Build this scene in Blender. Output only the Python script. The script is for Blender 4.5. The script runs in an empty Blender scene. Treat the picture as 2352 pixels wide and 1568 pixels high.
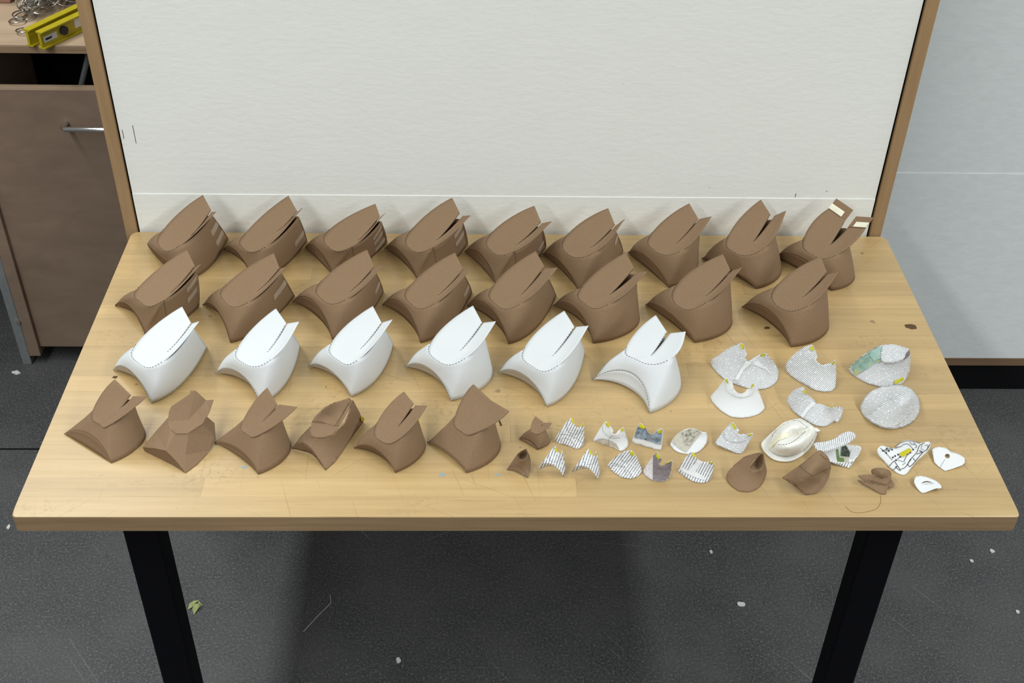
import bpy, bmesh, math, random
import numpy as np
from mathutils import Vector, Matrix
from mathutils.geometry import delaunay_2d_cdt

random.seed(7)
rng = np.random.default_rng(7)
SC = bpy.context.scene
COL = SC.collection

# ------------------------------------------------------------------ camera
FOC = 2718.467
PITCH, YAW, ROLL = 0.667677629, 0.0342978477, 0.0251588805
TZ = 0.80                                    # height of the table top
CAM = np.array([-0.066690876, -1.29879162, 1.37758572 + TZ])
_cp, _sp, _cy, _sy = math.cos(PITCH), math.sin(PITCH), math.cos(YAW), math.sin(YAW)
_f = np.array([_sy * _cp, _cy * _cp, -_sp])
_r = np.array([_cy, -_sy, 0.0])
_u = np.cross(_r, _f)
_cr, _sr = math.cos(ROLL), math.sin(ROLL)
RIGHT, UP, FWD = _cr * _r + _sr * _u, -_sr * _r + _cr * _u, _f
cd = bpy.data.cameras.new('camera')
cd.sensor_width = 36.0
cd.sensor_fit = 'HORIZONTAL'
cd.lens = 36.0 * FOC / 2352.0
cd.clip_start = 0.02
co = bpy.data.objects.new('camera', cd)
COL.objects.link(co)
m = Matrix.Identity(4)
for i in range(3):
    m[i][0], m[i][1], m[i][2], m[i][3] = RIGHT[i], UP[i], -FWD[i], CAM[i]
co.matrix_world = m
SC.camera = co

# ------------------------------------------------------------------ light
SC.view_settings.view_transform = 'Standard'
SC.view_settings.look = 'None'
SC.view_settings.exposure = 0.0
SC.view_settings.gamma = 1.0
SC.view_settings.use_curve_mapping = False
w = bpy.data.worlds.new('room_air')
SC.world = w
w.use_nodes = True
w.node_tree.nodes['Background'].inputs[0].default_value = (0.97, 1.0, 1.0, 1)
w.node_tree.nodes['Background'].inputs[1].default_value = 0.205


def strip_light(name, x, y0, y1, z, width, power, col):
    d = bpy.data.lights.new(name, 'AREA')
    d.shape = 'RECTANGLE'
    d.size, d.size_y = width, y1 - y0
    d.energy = power
    d.color = col
    o = bpy.data.objects.new(name, d)
    o.location = (x, (y0 + y1) / 2, z)
    COL.objects.link(o)


# two rows of fluorescent tubes under the workshop ceiling
strip_light('ceiling_tube_row', -2.13, -7.0, 3.5, 4.2, 0.30, 310, (0.96, 1.0, 1.0))
strip_light('ceiling_tube_row', 3.0, -7.0, 1.1, 4.2, 0.30, 265, (0.96, 1.0, 1.0))


# ------------------------------------------------------------------ pixels to points
def ray(u, v):
    d = RIGHT * ((u - 1176.0) / FOC) + UP * ((784.0 - v) / FOC) + FWD
    return d


def on_z(u, v, z):
    d = ray(u, v)
    return CAM + d * ((z - CAM[2]) / d[2])


def on_y(u, v, y):
    d = ray(u, v)
    return CAM + d * ((y - CAM[1]) / d[1])


def on_plane(u, v, p0, n):
    d = ray(u, v)
    return CAM + d * (np.dot(np.asarray(p0) - CAM, n) / np.dot(d, n))


def tb(u, v, z=0.0):
    """point seen at pixel u,v that lies z above the table top"""
    return on_z(u, v, TZ + z)


def crop(x0, y0, s):
    return lambda p: (x0 + p[0] / s, y0 + p[1] / s) + tuple(p[2:])


# ------------------------------------------------------------------ materials
MATS = {}


class NT:
    def __init__(self, name, rough=0.6, spec=0.4):
        self.m = bpy.data.materials.new(name)
        self.m.use_nodes = True
        self.t = self.m.node_tree
        self.b = self.t.nodes['Principled BSDF']
        self.b.inputs['Roughness'].default_value = rough
        self.b.inputs['Specular IOR Level'].default_value = spec
        MATS[name] = self.m

    def n(self, kind, **kw):
        nd = self.t.nodes.new(kind)
        for k, v in kw.items():
            if hasattr(nd, k):
                setattr(nd, k, v)
            else:
                nd.inputs[k.replace('_', ' ')].default_value = v
        return nd

    def l(self, a, b):
        self.t.links.new(a, b)

    def coord(self, out='Object', scale=(1, 1, 1), rot=(0, 0, 0), loc=(0, 0, 0)):
        tc = self.n('ShaderNodeTexCoord')
        mp = self.n('ShaderNodeMapping')
        mp.inputs['Scale'].default_value = scale
        mp.inputs['Rotation'].default_value = rot
        mp.inputs['Location'].default_value = loc
        self.l(tc.outputs[out], mp.inputs[0])
        return mp.outputs[0]

    def noise(self, vec, scale, detail=3.0, rough=0.55, dist=0.0):
        nd = self.n('ShaderNodeTexNoise')
        nd.inputs['Scale'].default_value = scale
        nd.inputs['Detail'].default_value = detail
        nd.inputs['Roughness'].default_value = rough
        nd.inputs['Distortion'].default_value = dist
        if vec is not None:
            self.l(vec, nd.inputs['Vector'])
        return nd.outputs['Fac']

    def ramp(self, fac, stops, interp='LINEAR'):
        nd = self.n('ShaderNodeValToRGB')
        nd.color_ramp.interpolation = interp
        el = nd.color_ramp.elements
        while len(el) < len(stops):
            el.new(0.5)
        for e, (p, c) in zip(el, stops):
            e.position = p
            e.color = (c[0], c[1], c[2], 1) if not isinstance(c, (int, float)) else (c, c, c, 1)
        self.l(fac, nd.inputs[0])
        return nd.outputs[0]

    def mix(self, fac, a, b, mode='MIX'):
        nd = self.n('ShaderNodeMix', data_type='RGBA', blend_type=mode)
        for sock, v in ((nd.inputs[0], fac), (nd.inputs[6], a), (nd.inputs[7], b)):
            if hasattr(v, 'is_linked') or hasattr(v, 'links'):
                self.l(v, sock)
            elif isinstance(v, (int, float)):
                sock.default_value = v
            else:
                sock.default_value = (v[0], v[1], v[2], 1)
        return nd.outputs[2]

    def math(self, op, a, b=0.0):
        nd = self.n('ShaderNodeMath', operation=op)
        for s, v in ((nd.inputs[0], a), (nd.inputs[1], b)):
            if isinstance(v, (int, float)):
                s.default_value = v
            else:
                self.l(v, s)
        return nd.outputs[0]

    def color(self, c):
        if isinstance(c, tuple):
            self.b.inputs['Base Color'].default_value = (c[0], c[1], c[2], 1)
        else:
            self.l(c, self.b.inputs['Base Color'])
        return self

    def bump(self, h, strength=0.2, dist=0.002):
        nd = self.n('ShaderNodeBump')
        nd.inputs['Strength'].default_value = strength
        nd.inputs['Distance'].default_value = dist
        self.l(h, nd.inputs['Height'])
        self.l(nd.outputs[0], self.b.inputs['Normal'])


def plain(name, c, rough=0.6, spec=0.4, metal=0.0, var=0.08, scale=60):
    t = NT(name, rough, spec)
    f = t.noise(t.coord(), scale)
    lo = tuple(x * (1 - var) for x in c)
    hi = tuple(min(1, x * (1 + var)) for x in c)
    t.color(t.ramp(f, [(0.3, lo), (0.7, hi)]))
    t.b.inputs['Metallic'].default_value = metal
    return t


def card(name, c, grain):
    t = NT(name, 0.85, 0.2)
    v = t.coord()
    f1 = t.noise(v, 900, 2)
    f2 = t.noise(v, 14, 2)
    a = t.ramp(f1, [(0.3, tuple(x * (1 - grain) for x in c)), (0.7, tuple(min(1, x * (1 + grain)) for x in c))])
    t.color(t.mix(t.math('MULTIPLY', f2, 0.16), a, tuple(x * 0.7 for x in c)))
    t.bump(f1, 0.05, 0.0005)


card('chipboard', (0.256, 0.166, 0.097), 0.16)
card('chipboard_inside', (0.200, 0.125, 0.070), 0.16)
card('white_card', (0.70, 0.725, 0.735), 0.015)
card('grey_card_back', (0.52, 0.46, 0.38), 0.06)
card('white_paper', (0.755, 0.77, 0.77), 0.01)
plain('pencil', (0.05, 0.045, 0.04), 0.8)
plain('pencil_grey', (0.13, 0.13, 0.13), 0.8)
plain('thread_brown', (0.20, 0.09, 0.03), 0.8)
plain('score_ink', (0.045, 0.03, 0.02), 0.9, 0.1)
plain('score_ink_grey', (0.09, 0.09, 0.09), 0.9, 0.1)
plain('masking_tape', (0.40, 0.32, 0.245), 0.45, 0.4)
plain('cream_tape', (0.83, 0.80, 0.62), 0.6)
plain('yellow_tape', (0.52, 0.47, 0.010), 0.5, 0.3, var=0.05)
plain('felt', (0.84, 0.83, 0.77), 0.95, 0.1, var=0.03, scale=400)
plain('black_steel', (0.0022, 0.0022, 0.0042), 0.6, 0.12)
plain('grey_steel', (0.20, 0.21, 0.21), 0.5, 0.5)
plain('chrome', (0.75, 0.75, 0.74), 0.18, 0.5, 1.0, 0.02)
plain('dull_ring_metal', (0.45, 0.44, 0.40), 0.28, 0.5, 1.0, 0.2)
plain('black_gap', (0.006, 0.006, 0.007), 0.8, 0.1)
plain('yellow_paint', (0.47, 0.375, 0.012), 0.42, 0.4)
plain('sticker_white', (0.72, 0.70, 0.66), 0.5)
plain('print_black', (0.02, 0.02, 0.025), 0.6)
plain('leaf', (0.33, 0.37, 0.14), 0.6)
plain('scrap_white', (0.6, 0.6, 0.58), 0.8)
plain('pinkish_box', (0.35, 0.19, 0.13), 0.7)
plain('glue_grey', (0.30, 0.36, 0.36), 0.5)
plain('knot', (0.10, 0.055, 0.02), 0.7)


# printed book pages: rows of short dark words on white, laid along the sheet's own uv (metres)
def printed(name, ang, pitch=0.0024, ink=0.30, density=0.5, dark=(0.17, 0.175, 0.20), gap=0.0, gapscale=14):
    t = NT(name, 0.7, 0.3)
    tc = t.n('ShaderNodeTexCoord')
    mp = t.n('ShaderNodeMapping')
    mp.inputs['Rotation'].default_value = (0, 0, math.radians(ang))
    t.l(tc.outputs['UV'], mp.inputs[0])
    sp = t.n('ShaderNodeSeparateXYZ')
    t.l(mp.outputs[0], sp.inputs[0])
    row = t.math('DIVIDE', sp.outputs[1], pitch)
    fr = t.math('FRACT', row)
    line = t.math('LESS_THAN', fr, 0.40)
    rowid = t.math('FLOOR', row)
    cb = t.n('ShaderNodeCombineXYZ')
    t.l(t.math('MULTIPLY', sp.outputs[0], 520.0), cb.inputs[0])
    t.l(t.math('MULTIPLY', rowid, 7.31), cb.inputs[1])
    wn = t.noise(cb.outputs[0], 1.0, 1.0)
    word = t.math('GREATER_THAN', wn, 0.5 - 0.18 * density * 2 + 0.06)
    fac = t.math('MULTIPLY', line, word)
    if gap > 0:
        g = t.noise(mp.outputs[0], gapscale, 0.0)
        fac = t.math('MULTIPLY', fac, t.math('GREATER_THAN', g, gap))
    ltr = t.noise(mp.outputs[0], 1900.0, 0.0)
    fac = t.math('MULTIPLY', fac, t.math('ADD', 0.35, t.math('MULTIPLY', ltr, 1.0)))
    t.color(t.mix(fac, (0.79, 0.80, 0.80), dark))


for nm, a, pt in (('print_a', 25, .0031), ('print_b', 15, .0031), ('print_c', -70, .0044), ('print_d', -35, .0031), ('print_e', -5, .0031),
                  ('print_f', -62, .0044), ('print_g', -75, .0044), ('print_h', -80, .0031), ('print_q', -52, .0031)):
    printed(nm, a, pitch=pt, gap=0.0)


def wood(name, c1, c2, stretch, scale, rough, objrand=0.0, scratches=False, spec=0.4, coat=0.0):
    t = NT(name, rough, spec)
    geo = t.n('ShaderNodeNewGeometry')
    mp = t.n('ShaderNodeMapping')
    mp.inputs['Scale'].default_value = stretch
    t.l(geo.outputs['Position'], mp.inputs[0])
    f = t.noise(mp.outputs[0], scale, 6, 0.6, 0.4)
    c = t.ramp(f, [(0.32, c1), (0.68, c2)])
    f2 = t.noise(geo.outputs['Position'], 3.2, 3)
    c = t.mix(t.ramp(f2, [(0.38, 0.0), (0.72, 0.28)]), c, tuple(x * 0.78 for x in c1))
    if objrand:
        oi = t.n('ShaderNodeObjectInfo')
        k = t.ramp(oi.outputs['Random'], [(0.0, (1 - objrand,) * 3), (1.0, (1 + objrand * 0.4,) * 3)])
        c = t.mix(1.0, c, k, 'MULTIPLY')
    if scratches:
        for rot, sx, th, dk in ((0.02, 1.0, 0.69, 0.28), (1.25, 1.0, 0.70, 0.30), (-0.75, 1.0, 0.71, 0.30), (0.45, 1.0, 0.71, 0.30), (1.52, 1.0, 0.72, 0.28)):
            m1 = t.n('ShaderNodeMapping')
            m1.inputs['Rotation'].default_value = (0, 0, rot)
            t.l(geo.outputs['Position'], m1.inputs[0])
            m2 = t.n('ShaderNodeMapping')
            m2.inputs['Scale'].default_value = (5, 300, 1)
            t.l(m1.outputs[0], m2.inputs[0])
            s = t.noise(m2.outputs[0], 1.0, 2, 0.5)
            c = t.mix(t.math('MULTIPLY', t.ramp(s, [(th, 0.0), (th + 0.04, 1.0)]), dk), c, (0.12, 0.075, 0.03))
        # dirty patches and grease specks
        s1 = t.noise(geo.outputs['Position'], 6.0, 5, 0.6)
        s2 = t.noise(geo.outputs['Position'], 95.0, 4, 0.7)
        d = t.math('MULTIPLY', t.ramp(s1, [(0.565, 0.0), (0.74, 1.0)]), t.ramp(s2, [(0.50, 0.0), (0.70, 0.8)]))
        c = t.mix(d, c, (0.13, 0.085, 0.04))
        s3 = t.noise(geo.outputs['Position'], 42.0, 1, 0.4)
        c = t.mix(t.ramp(s3, [(0.79, 0.0), (0.81, 0.6)]), c, (0.16, 0.10, 0.05))
    t.color(c)
    t.bump(f, 0.06, 0.001)
    if coat:
        t.b.inputs['Coat Weight'].default_value = coat
        t.b.inputs['Coat Roughness'].default_value = 0.36


wood('maple', (0.49, 0.325, 0.135), (0.585, 0.405, 0.178), (1.2, 26, 26), 3.0, 0.40, 0.13, True, 0.5, 0.9)
wood('maple_shaded_front', (0.26, 0.165, 0.085), (0.36, 0.235, 0.125), (1.2, 26, 26), 3.0, 0.6)  # darker maple: shade of the dim front face put into its colour
wood('frame_wood', (0.35, 0.22, 0.105), (0.43, 0.28, 0.145), (30, 30, 2), 2.0, 0.55)
wood('plywood', (0.235, 0.160, 0.112), (0.285, 0.198, 0.140), (6, 1, 14), 1.6, 0.5)
wood('plywood_pale', (0.40, 0.29, 0.19), (0.50, 0.36, 0.24), (2, 20, 8), 2.0, 0.55)
wood('plywood_edge', (0.22, 0.13, 0.07), (0.42, 0.29, 0.17), (1, 6, 90), 2.0, 0.6)
wood('dark_wood_trim', (0.17, 0.10, 0.055), (0.23, 0.14, 0.08), (2, 20, 20), 2.0, 0.6)

t = NT('pinboard_white', 0.75, 0.25)
v = t.coord(scale=(1, 1, 2.2))
f1 = t.noise(v, 42, 6, 0.62)
f2 = t.noise(v, 9, 4)
c = t.mix(t.ramp(f2, [(0.35, 0.0), (0.7, 0.5)]), (0.93, 0.945, 0.90), (0.89, 0.905, 0.86))
spk = t.noise(t.coord(), 60, 1)
c = t.mix(t.ramp(spk, [(0.80, 0.0), (0.82, 0.7)]), c, (0.2, 0.2, 0.19))
t.color(c)
t.bump(f1, 0.35, 0.0022)

t = NT('wall_paint', 0.7, 0.3)
v = t.coord(scale=(1, 1, 2.2))
f1 = t.noise(v, 30, 6, 0.62)
t.color(t.ramp(f1, [(0.3, (0.76, 0.80, 0.79)), (0.7, (0.82, 0.86, 0.85))]))
t.bump(f1, 0.25, 0.002)

t = NT('floor_rubber', 0.5, 0.35)
v = t.coord()
f1 = t.noise(v, 190, 4, 0.8)
f2 = t.noise(v, 5, 5, 0.6)
f3 = t.noise(v, 55, 4, 0.7)
c = t.ramp(f1, [(0.34, (0.018, 0.019, 0.022)), (0.56, (0.070, 0.070, 0.071)), (0.72, (0.28, 0.28, 0.27))])
c = t.mix(t.ramp(f2, [(0.35, 0.0), (0.7, 0.55)]), c, (0.100, 0.099, 0.098))
c = t.mix(t.ramp(f3, [(0.58, 0.0), (0.75, 0.5)]), c, (0.03, 0.03, 0.034))
for rot, th in ((0.9, 0.735), (-0.5, 0.74), (0.1, 0.745)):
    m1 = t.coord(rot=(0, 0, rot))
    m2 = t.n('ShaderNodeMapping')
    m2.inputs['Scale'].default_value = (3, 190, 1)
    t.l(m1, m2.inputs[0])
    s = t.noise(m2.outputs[0], 1.0, 2, 0.5)
    c = t.mix(t.ramp(s, [(th, 0.0), (th + 0.03, 0.4)]), c, (0.30, 0.30, 0.29))
t.color(c)
t.bump(f1, 0.12, 0.001)

# photographs and plans printed on paper
t = NT('blue_photo_print', 0.35, 0.5)
f = t.noise(t.coord(), 90, 5, 0.6, 1.0)
t.color(t.ramp(f, [(0.34, (0.035, 0.05, 0.07)), (0.46, (0.20, 0.25, 0.30)), (0.62, (0.36, 0.43, 0.50)), (0.74, (0.7, 0.74, 0.74))]))
t = NT('sepia_photo_print', 0.5, 0.4)
f = t.noise(t.coord(), 190, 5, 0.75, 0.6)
t.color(t.ramp(f, [(0.36, (0.10, 0.09, 0.07)), (0.46, (0.30, 0.28, 0.22)), (0.58, (0.52, 0.50, 0.42))]))
t = NT('beige_print', 0.6, 0.3)
f = t.noise(t.coord(), 120, 3)
t.color(t.ramp(f, [(0.3, (0.44, 0.41, 0.33)), (0.7, (0.55, 0.52, 0.44))]))
t = NT('purple_photo_print', 0.5, 0.4)
f = t.noise(t.coord(scale=(1, 3, 3)), 170, 5, 0.7)
t.color(t.ramp(f, [(0.3, (0.13, 0.105, 0.11)), (0.7, (0.27, 0.225, 0.235))]))
t = NT('pale_crinkle_print', 0.5, 0.4)
f = t.noise(t.coord(scale=(1, 4, 4), rot=(0, 0, 0.6)), 150, 5, 0.7, 0.8)
t.color(t.ramp(f, [(0.35, (0.45, 0.40, 0.41)), (0.62, (0.78, 0.76, 0.76))]))
t = NT('map_picture_print', 0.6, 0.3)
f = t.noise(t.coord(), 55, 3, 0.6, 0.8)
f2 = t.noise(t.coord(loc=(3, 1, 0)), 90, 3, 0.6)
c = t.ramp(f, [(0.40, (0.20, 0.34, 0.28)), (0.56, (0.33, 0.46, 0.38)), (0.62, (0.46, 0.42, 0.16)), (0.75, (0.58, 0.53, 0.20))])
c = t.mix(t.ramp(f2, [(0.64, 0.0), (0.68, 0.8)]), c, (0.62, 0.36, 0.32))
t.color(c)
t = NT('teal_print', 0.6, 0.3)
f = t.noise(t.coord(), 70, 3, 0.6)
t.color(t.ramp(f, [(0.3, (0.26, 0.42, 0.37)), (0.6, (0.38, 0.52, 0.46)), (0.8, (0.6, 0.36, 0.34))]))
t = NT('dark_tree_print', 0.5, 0.4)
f = t.noise(t.coord(scale=(3, 1, 1)), 260, 4, 0.7)
t.color(t.ramp(f, [(0.40, (0.02, 0.025, 0.02)), (0.55, (0.06, 0.08, 0.05)), (0.75, (0.35, 0.36, 0.33))]))
plain('green_print', (0.13, 0.22, 0.05), 0.5)


# ------------------------------------------------------------------ mesh helpers
def tag(o, label=None, cat=None, group=None, kind=None):
    if label: o['label'] = label
    if cat: o['category'] = cat
    if group: o['group'] = group
    if kind: o['kind'] = kind
    return o


def thing(name, loc, label, cat, group=None):
    o = bpy.data.objects.new(name, None)
    o.empty_display_size = 0.02
    o.location = loc
    COL.objects.link(o)
    return tag(o, label, cat, group)


def world_of(o):
    p = np.zeros(3)
    while o is not None:
        p += np.array(o.location)
        o = o.parent
    return p


def mesh(name, verts, faces, mat, parent=None, smooth=False, solid=0.0, uv=None, offset=-1.0, label=None, kind=None, bevel=0.0,
         autosm=None):
    """verts in world metres; the object keeps its parent's origin"""
    off = world_of(parent) if parent is not None else np.mean(np.array(verts), axis=0) * 0
    me = bpy.data.meshes.new(name)
    me.from_pydata([tuple(np.asarray(p) - off) for p in verts], [], faces)
    me.materials.append(MATS[mat])
    if smooth:
        me.polygons.foreach_set('use_smooth', [True] * len(me.polygons))
        if autosm:
            me.set_sharp_from_angle(angle=math.radians(autosm))
    if uv is not None:
        lay = me.uv_layers.new(name='uv')
        for lp in me.loops:
            lay.data[lp.index].uv = uv[lp.vertex_index]
    me.update()
    o = bpy.data.objects.new(name, me)
    if parent is not None:
        o.parent = parent
    COL.objects.link(o)
    if bevel:
        b = o.modifiers.new('bevel', 'BEVEL')
        b.width = bevel
        b.segments = 3
        b.limit_method = 'ANGLE'
    if solid:
        s = o.modifiers.new('thickness', 'SOLIDIFY')
        s.thickness = solid
        s.offset = offset
    if label: o['label'] = label
    if kind: o['kind'] = kind
    return o


def box_vf(x0, x1, y0, y1, z0, z1):
    v = [(x0, y0, z0), (x1, y0, z0), (x1, y1, z0), (x0, y1, z0), (x0, y0, z1), (x1, y0, z1), (x1, y1, z1), (x0, y1, z1)]
    f = [(0, 3, 2, 1), (4, 5, 6, 7), (0, 1, 5, 4), (1, 2, 6, 5), (2, 3, 7, 6), (3, 0, 4, 7)]
    return v, f


def box(name, b, mat, parent=None, bevel=0.0, **kw):
    v, f = box_vf(*b)
    return mesh(name, v, f, mat, parent, bevel=bevel, **kw)


def structure(o):
    o['kind'] = 'structure'
    return o


def prism(poly, z0, z1):
    n = len(poly)
    v = [(x, y, z0) for x, y in poly] + [(x, y, z1) for x, y in poly]
    f = [tuple(range(n - 1, -1, -1)), tuple(range(n, 2 * n))]
    f += [(i, (i + 1) % n, n + (i + 1) % n, n + i) for i in range(n)]
    return v, f


def tube_vf(pts, r, seg=8, closed=False, caps=True):
    pts = [np.asarray(p, float) for p in pts]
    n = len(pts)
    V, F = [], []
    up = np.array([0, 0, 1.0])
    prev = None
    for i, p in enumerate(pts):
        a = pts[(i - 1) % n] if (closed or i > 0) else p
        b = pts[(i + 1) % n] if (closed or i < n - 1) else p
        d = b - a
        d = d / (np.linalg.norm(d) + 1e-12)
        if prev is None:
            s = np.cross(d, up)
            if np.linalg.norm(s) < 1e-3:
                s = np.cross(d, np.array([1.0, 0, 0]))
        else:
            s = prev - d * np.dot(prev, d)
        s = s / (np.linalg.norm(s) + 1e-12)
        prev = s
        q = np.cross(s, d)
        rr = r[i] if isinstance(r, (list, tuple, np.ndarray)) else r
        for k in range(seg):
            th = 2 * math.pi * k / seg + math.pi / seg
            V.append(p + rr * (math.cos(th) * s + math.sin(th) * q))
    m = n if closed else n - 1
    for i in range(m):
        for k in range(seg):
            a, b = i * seg + k, i * seg + (k + 1) % seg
            c, d2 = ((i + 1) % n) * seg + (k + 1) % seg, ((i + 1) % n) * seg + k
            F.append((a, d2, c, b))
    if not closed and caps:
        F.append(tuple(range(seg)))
        F.append(tuple((n - 1) * seg + k for k in range(seg - 1, -1, -1)))
    return V, F


def resample(pts, n):
    pts = np.asarray(pts, float)
    d = np.concatenate([[0], np.cumsum(np.linalg.norm(np.diff(pts, axis=0), axis=1))])
    t = np.linspace(0, d[-1], n)
    return np.stack([np.interp(t, d, pts[:, k]) for k in range(pts.shape[1])], axis=1)


def catmull(pts, n, closed=False, k_=1.0):
    pts = [np.asarray(p, float) for p in pts]
    if closed:
        q = [pts[-1]] + pts + [pts[0], pts[1]]
    else:
        q = [2 * pts[0] - pts[1]] + pts + [2 * pts[-1] - pts[-2]]
    out = []
    seg = len(q) - 3
    for i in range(seg):
        p0, p1, p2, p3 = q[i:i + 4]
        for k in range(n):
            t = k / n
            m1, m2 = (p2 - p0) * 0.5 * k_, (p3 - p1) * 0.5 * k_
            out.append((2 * t ** 3 - 3 * t * t + 1) * p1 + (t ** 3 - 2 * t * t + t) * m1 + (-2 * t ** 3 + 3 * t * t) * p2 + (t ** 3 - t * t) * m2)
    if not closed:
        out.append(pts[-1])
    return np.array(out)


def hermite(p0, p1, t0, t1, n):
    t = np.linspace(0, 1, n)[:, None]
    return (2 * t ** 3 - 3 * t ** 2 + 1) * p0 + (t ** 3 - 2 * t ** 2 + t) * t0 + (-2 * t ** 3 + 3 * t ** 2) * p1 + (t ** 3 - t ** 2) * t1


def dashes(lines, on=0.0030, off=0.0026, r=0.00036):
    """perforation: short dark strokes along several 3d polylines, one mesh"""
    V, F = [], []
    for pts in lines:
        pts = np.asarray(pts)
        L = np.sum(np.linalg.norm(np.diff(pts, axis=0), axis=1))
        if L < 0.004:
            continue
        n = max(8, int(L / 0.0004))
        q = resample(pts, n)
        step = L / (n - 1)
        ds = 0.0
        while ds < L - on:
            a, b = int(ds / step), min(n - 1, int((ds + on) / step))
            v, f = tube_vf([q[a], q[(a + b) // 2], q[b]], r, 4)
            F += [tuple(i + len(V) for i in ff) for ff in f]
            V += v
            ds += on + off
    return V, F


# ------------------------------------------------------------------ the setting
W, D = 1.6, 0.8145
TH = 0.034

structure(box('floor', (-5, 5, -3.5, 1.30, -0.05, 0.0), 'floor_rubber'))
structure(box('floor', (-5, 0.9, 1.30, 4.0, -0.05, 0.0), 'floor_rubber'))
# joint between two floor sheets
structure(box('trim_1', (-4, -0.2, 0.993, 0.998, 0.0, 0.0012), 'black_gap'))
YB = 1.247
structure(tag(box('wall_back', (0.3, 5, YB - 0.0015, YB + 0.10, 0.118, 0.707), 'wall_paint')))
structure(tag(box('wall_back', (0.3, 5, YB, YB + 0.10, 0.7075, 2.6), 'wall_paint')))
structure(box('trim_2', (0.3, 5, YB - 0.004, YB + 0.03, 0.093, 0.117), 'dark_wood_trim'))
structure(box('baseboard_back', (0.3, 5, YB + 0.004, YB + 0.06, 0.0, 0.092), 'black_gap'))
structure(box('wall_left', (-5, 0.3, 2.4, 2.5, 0, 3.0), 'black_gap'))

# white pin board standing behind the table in a wooden frame
YP = D + 0.010
board = thing('pinboard', (0, YP, 0.05), 'large white fibre pin board in a wooden frame behind the table', 'pin board')
xl = [-0.7862, 0.7620]
box('board_sheet', (xl[0], xl[1], YP, YP + 0.016, TZ + 0.088, 2.35), 'pinboard_white', board)
box('board_sheet', (xl[0], xl[1], YP - 0.0013, YP + 0.016, 0.06, TZ + 0.0878), 'pinboard_white', board)
box('backing', (xl[0] - 0.005, xl[1] + 0.006, YP + 0.006, YP + 0.03, 0.055, 2.37), 'black_gap', board)
box('frame_stile', (xl[0] - 0.029, xl[0] - 0.0045, YP - 0.006, YP + 0.034, 0.0, 2.39), 'frame_wood', board, 0.0015)
box('frame_stile', (xl[1] + 0.0055, xl[1] + 0.0295, YP - 0.006, YP + 0.034, 0.0, 2.39), 'frame_wood', board, 0.0015)
box('frame_rail', (xl[0] - 0.0045, xl[1] + 0.0055, YP - 0.006, YP + 0.034, 2.352, 2.39), 'frame_wood', board, 0.0015)
for px, (za, zb) in ((305, (0.245, 0.205)), (279, (0.235, 0.215)), (1826, (0.100, 0.0905))):
    x = on_y(px, 290 if px < 1000 else 455, YP)[0]
    box('pencil_mark', (x - 0.0005, x + 0.0005, YP - 0.0004, YP, TZ + zb, TZ + za), 'pencil', board)

# ------------------------------------------------------------------ table
table = thing('workbench_table', (0, D / 2, 0), 'long maple butcher-block work table on black square steel legs', 'table')
NR = 19
rw = D / NR
gapw = 0.0002
CR = 0.016


def corner_poly(x0, x1, y0, y1, cl, cr, front):
    r = CR if not front else 0.007
    P = []
    for (x, y, sx, sy, on) in ((x0, y0, 1, 1, cl and front), (x1, y0, -1, 1, cr and front), (x1, y1, -1, -1, cr and not front), (x0, y1, 1, -1, cl and not front)):
        if not on:
            P.append((x, y))
        else:
            arc = []
            for k in range(6):
                th = (math.pi / 2) * k / 5
                arc.append((x + sx * (r - r * math.cos(th)), y + sy * (r - r * math.sin(th))))
            # order so that the outline keeps turning the same way
            if (sx, sy) in ((1, 1), (-1, -1)):
                P += arc
            else:
                P += arc[::-1]
    return P


for i in range(NR):
    y0, y1 = i * rw, (i + 1) * rw
    cuts = [-W / 2]
    x = -W / 2 + random.uniform(0.25, 0.75)
    while x < W / 2 - 0.25:
        cuts.append(x)
        x += random.uniform(0.38, 0.8)
    cuts.append(W / 2)
    if i == 0:
        cuts = [-W / 2, W / 2]
    for a, b in zip(cuts[:-1], cuts[1:]):
        first, last = a == -W / 2, b == W / 2
        xa, xb = a + (0 if first else gapw / 2), b - (0 if last else gapw / 2)
        ya, yb = y0 + (0 if i == 0 else gapw / 2), y1 - (0 if i == NR - 1 else gapw / 2)
        if i in (0, NR - 1):
            v, f = prism(corner_poly(xa, xb, ya, yb, first, last, i == 0), TZ - TH, TZ)
        else:
            v, f = box_vf(xa, xb, ya, yb, TZ - TH, TZ)
        st = mesh('stave', v, f, 'maple', table)
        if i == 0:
            st.data.materials.append(MATS['maple_shaded_front'])
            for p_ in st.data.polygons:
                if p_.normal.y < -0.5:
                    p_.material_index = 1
        if i == 0:
            bm = bmesh.new()
            bm.from_mesh(st.data)
            offy = D / 2
            ed = [e for e in bm.edges if all(v_.co.y + offy < 0.0075 for v_ in e.verts) and abs(e.verts[0].co.z - e.verts[1].co.z) < 1e-5]
            bmesh.ops.bevel(bm, geom=ed, offset=0.0022, segments=3, affect='EDGES', profile=0.5)
            bm.to_mesh(st.data)
            bm.free()
for (x0, x1, y0) in ((-0.668, -0.609, 0.08), (0.600, 0.661, 0.08), (-0.668, -0.609, 0.755), (0.600, 0.661, 0.755)):
    box('leg', (x0, x1, y0, y0 + 0.05, 0.0, TZ - TH - 0.0005), 'black_steel', table, 0.004)
box('apron', (-0.59, 0.577, 0.66, 0.70, TZ - TH - 0.08, TZ - TH - 0.0005), 'black_steel', table)
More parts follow.
